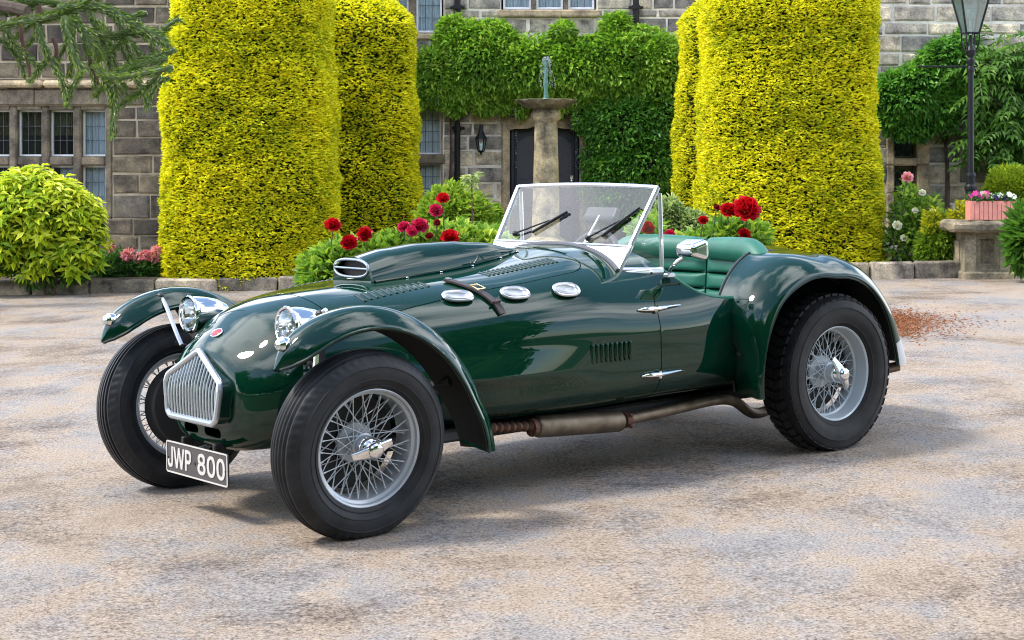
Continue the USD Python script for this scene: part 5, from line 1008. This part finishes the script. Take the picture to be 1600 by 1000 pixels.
# exhaust -------------------------------------------------------------------------------
ex = obj('exhaust_pipe', cat_([tube(spline([(-1.44, .50, .226), (-1.6, .50, .232), (-1.85, .50, .246), (-2.02, .50, .252), (-2.12, .49, .235), (-2.25, .46, .17), (-2.5, .40, .165), (-2.9, .50, .26), (-3.12, .60, .305)], 60), .0235, 12)]), M_exh, car)
obj('silencer', revolve([(.001, -.235), (.026, -.235), (.040, -.225), (.0445, -.21), (.0445, .215), (.040, .228), (.026, .235), (.001, .235)], 28).apply_transform(trimesh.transformations.rotation_matrix(-np.pi / 2 - .06, [0, 1, 0])).apply_translation((-1.205, .50, .238)), M_exh, ex)
rp = [(-.70, .49, .275), (-.97, .50, .256)]; fx_ = np.linspace(0, 1, 60); pth = np.array(rp[0]) + np.outer(fx_, np.array(rp[1]) - rp[0]); obj('flexible_pipe', tube(pth, .017 + .005 * np.sin(fx_ * 55), 12), M_rust, ex)
obj('clamp', cat_([tube([(-1.452, .50, .226), (-1.482, .50, .228)], .034, 14), ball((-1.465, .535, .205), .011, 1), ball((-1.465, .535, .25), .009, 1), ]), M_rust, ex); obj('clamp', tube([(-.955, .50, .25), (-.985, .50, .25)], .036, 14), M_rust, ex)
obj('floor_pan', bx((-1.35, 0, .255), (2.2, .92, .05), .01), M_dark, car, smooth=False)
# axles, brake drums, springs under the nose
ax = obj('front_axle', cat_([tube([(0, sg * .58, .32), (-.02, sg * .05, .27)], [.030, .026], 10) for sg in (1, -1)] + [tube([(-.15, -.56, .28), (-.15, .56, .28)], .012, 8)]), M_dark, car)
for sg in (1, -1): obj('front_spring', tube(np.array([(.02 + .045 * np.cos(a), sg * .50 + .045 * np.sin(a), .30 + .012 * a) for a in np.linspace(0, 8 * np.pi, 90)]), .008, 6), M_dark, ax)
obj('rear_axle', tube([(-2.54, -.6, .336), (-2.54, .6, .336)], .05, 12), M_dark, car)
# wheels -------------------------------------------------------------------------------
def tyre_front():
    R = .337; prof = [(.205, -.058), (.212, -.067), (.222, -.0735), (.2235, -.0760), (.2265, -.0765), (.2280, -.0745), (.246, -.0830), (.2475, -.0850), (.2505, -.0855), (.252, -.0838), (.270, -.0865), (.290, -.0835), (.2915, -.0855), (.2945, -.0845), (.296, -.0810), (.306, -.0755), (.317, -.067), (.322, -.062)]
    tread = []; w = .054
    edges = np.linspace(-w, w, 12)
    for i in range(11):
        r = R - .016 * (abs((edges[i] + edges[i + 1]) / 2) / w) ** 2 * .55 - (.006 if i % 2 else 0); tread += [(r, edges[i] + .0007), (r, edges[i + 1] - .0007)]
    prof = prof + tread + [(r, -y) for r, y in prof[::-1]]
    n = 240; P = np.array(prof); th = np.linspace(0, 2 * np.pi, n, endpoint=False); V = np.zeros((len(P), n, 3))
    for i, (r, y) in enumerate(P):
        rr_ = np.full(n, r)
        if .314 < r < .3235: rr_ = rr_ - np.where((np.arange(n) // 2) % 2 == 0, .0035, 0)
        V[i] = np.stack([rr_ * np.cos(th), np.full(n, y), rr_ * np.sin(th)], -1)
    V = np.concatenate([V, V[:, :1]], 1); t_ = grid(V); t_.merge_vertices()
    ends = []
    t2 = grid(np.array([V[-1], V[0]])); t_ = cat_([t_, t2]); t_.merge_vertices(); return t_ if t_.volume > 0 else T(t_.vertices, t_.faces[:, ::-1])
def tyre_rear():
    prof = [(.205, -.062), (.213, -.072), (.224, -.080), (.2255, -.083), (.2285, -.0835), (.230, -.0825), (.250, -.0915), (.268, -.096), (.290, -.0965), (.2915, -.0985), (.2945, -.0985), (.296, -.0955), (.318, -.090), (.333, -.082), (.340, -.070), (.342, 0)]
    prof = prof + [(r, -y) for r, y in prof[-2::-1]]; n = 120; P = np.array(prof); th = np.linspace(0, 2 * np.pi, n + 1); V = np.stack([P[:, :1] * np.cos(th), np.repeat(P[:, 1:], n + 1, 1), P[:, :1] * np.sin(th)], -1)
    t_ = cat_([grid(V), grid(np.array([V[-1], V[0]]))]); t_.merge_vertices(); t_ = t_ if t_.volume > 0 else T(t_.vertices, t_.faces[:, ::-1])
    blocks = []; N = 46
    for k in range(N):
        for rows, (y0, y1, sk) in enumerate(((-.088, -.052, .5), (-.046, -.004, -.5), (.004, .046, .5), (.052, .088, -.5))):
            a0 = 2 * np.pi * (k + .5 * (rows % 2)) / N; da = 2 * np.pi / N * .70; pts = []
            for rad in (.330, .354 - .010 * (rows in (0, 3))):
                for aa, yy, s_ in ((0, y0, 0), (da, y0, 0), (da, y1, sk), (0, y1, sk)):
                    q = a0 + aa + s_ * 2 * np.pi / N * .75; rd = rad - (.010 if abs(yy) > .08 and rad > .34 else 0); pts.append((rd * np.cos(q), yy, rd * np.sin(q)))
            blocks.append(T(pts, [(0, 1, 2), (0, 2, 3), (4, 6, 5), (4, 7, 6), (0, 4, 5), (0, 5, 1), (1, 5, 6), (1, 6, 2), (2, 6, 7), (2, 7, 3), (3, 7, 4), (3, 4, 0)]))
    b_ = cat_(blocks); b_.fix_normals(); return t_, b_
def flat_bottom(t_, M):
    """the tyre settles on the ground"""
    v = trimesh.transform_points(t_.vertices, M); low = v[:, 2] < .004; sq = np.clip(.030 - v[:, 2], 0, .05)
    c = trimesh.transform_points([[0, 0, 0]], M)[0]; v[:, 1] += np.sign(v[:, 1] - c[1]) * sq * .35; v[low, 2] = .004 + (v[low, 2] - .004) * .02
    return T(trimesh.transform_points(v, np.linalg.inv(M)), t_.faces)
def ringprof(p, n=72): t_ = revolve(p + [p[0]], n, 'y'); return t_ if t_.volume > 0 else T(t_.vertices, t_.faces[:, ::-1])
def wheel(name, M, tyre, rimdeep, mt, seed, blocks=None, knock=0.0):
    w = holder(name, car, M)
    obj('tyre', flat_bottom(tyre, M), M_rubber if blocks is None else M_rubber2, w, smooth=40)
    if blocks is not None: obj('tread', flat_bottom(blocks, M), M_rubber2, w, smooth=False, kind='stuff')
    if not rimdeep: p = [(.2135, .060), (.2130, .066), (.209, .068), (.203, .064), (.200, .052), (.190, .046), (.186, .030), (.184, -.03), (.190, -.05), (.205, -.066), (.2135, -.068), (.210, -.06), (.195, -.045), (.190, -.03), (.192, .03), (.197, .044), (.206, .056)]
    else: p = [(.2135, .060), (.2130, .067), (.208, .069), (.202, .063), (.200, .045), (.197, .030), (.193, .010), (.185, .004), (.183, -.03), (.186, -.045), (.205, -.066), (.2135, -.068), (.210, -.06), (.194, -.045), (.188, -.03), (.189, .0), (.197, .008), (.201, .03), (.206, .056)]
    obj('rim', ringprof(p), mt, w, smooth=35)
    hub = [(.001, .060), (.036, .060), (.040, .050), (.040, .030), (.046, .026), (.046, .018), (.040, .014), (.040, -.045), (.062, -.05), (.062, -.06), (.001, -.06)]; obj('hub', revolve(hub, 32, 'y'), mt, w, smooth=35)
    obj('hub_flange', ringprof([(.036, -.030), (.070, -.030), (.074, -.035), (.074, -.044), (.036, -.044)], 32), mt, w, smooth=35)
    obj('brake_drum', revolve([(.001, -.052), (.165, -.052), (.172, -.058), (.172, -.13), (.165, -.136), (.001, -.136)], 48, 'y'), M_dark, w, smooth=35)
    n = 30; ro, yo = (.187, .034) if not rimdeep else (.184, .002); yi = yo - .028
    for k in range(n):
        for outer in (0, 1):
            a = 2 * np.pi * (k + .5 * outer) / n; lean = (.95 if (k % 2) else -.95)
            if outer == 0: p0 = (ro * np.cos(a), yo, ro * np.sin(a)); hr, hy = .044, .022; b = a + lean * .9
            else: p0 = (ro * np.cos(a), yi, ro * np.sin(a)); hr, hy = .070, -.037; b = a + lean * .55
            p1 = (hr * np.cos(b), hy, hr * np.sin(b)); p0, p1 = np.array(p0), np.array(p1); obj('spoke', tube([p0, p0 + (p1 - p0) * .09, p0 + (p1 - p0) * .10, p1], [.0036, .0036, .0021, .0021], 5, cap=False), mt, w, smooth=True)
    kn = revolve([(.001, .118), (.020, .117), (.027, .112), (.030, .104), (.031, .085), (.036, .080), (.041, .072), (.042, .060), (.001, .060)], 36, 'y'); ears = []
    for e in (knock, knock + np.pi):
        d = np.array([np.cos(e), 0, np.sin(e)]); s_ = np.array([-np.sin(e), 0, np.cos(e)]); ears.append(hull(ball(d * .026 + s_ * .014 + [0, .092, 0], (.009, .012, .009), 1), ball(d * .026 - s_ * .014 + [0, .092, 0], (.009, .012, .009), 1), ball(d * .080 + s_ * .010 + [0, .080, 0], (.006, .006, .006), 1), ball(d * .078 - s_ * .006 + [0, .082, 0], (.006, .006, .006), 1)))
    obj('knock_off_nut', cat_([kn] + ears), M_chrome, w, smooth=40)
    if rimdeep: obj('valve', tube([(.15, .0, .1), (.142, .03, .095)], .004, 6), M_black, w)
TF = tyre_front(); TR, TB_ = tyre_rear()
def wm(x, y, z, camber, steer, sg):
    c, s = math.cos(camber), math.sin(camber); Rc = np.array([[1, 0, 0], [0, c, -s * -1], [0, s * -1, c]])
    Rs = trimesh.transformations.rotation_matrix(steer, [0, 0, 1])[:3, :3]; R_ = Rs @ (np.diag([1, 1, 1]) if sg > 0 else np.diag([-1, -1, 1])) @ Rc
    M = np.eye(4); M[:3, :3] = R_; M[:3, 3] = (x, y, z); return M
wheel('front_wheel', wm(0, .708, .325, .107, -.018, 1), TF, False, M_silver, 1, knock=math.radians(165))
wheel('front_wheel', wm(0, -.640, .325, .107, -.018, -1), TF, False, M_silver, 2, knock=.6)
wheel('rear_wheel', wm(-2.54, .660, .338, .0115, 0, 1), TR, True, M_silver2, 3, TB_, knock=math.radians(55))
wheel('rear_wheel', wm(-2.54, -.660, .338, .0115, 0, -1), TR, True, M_silver2, 4, TB_, knock=.2)
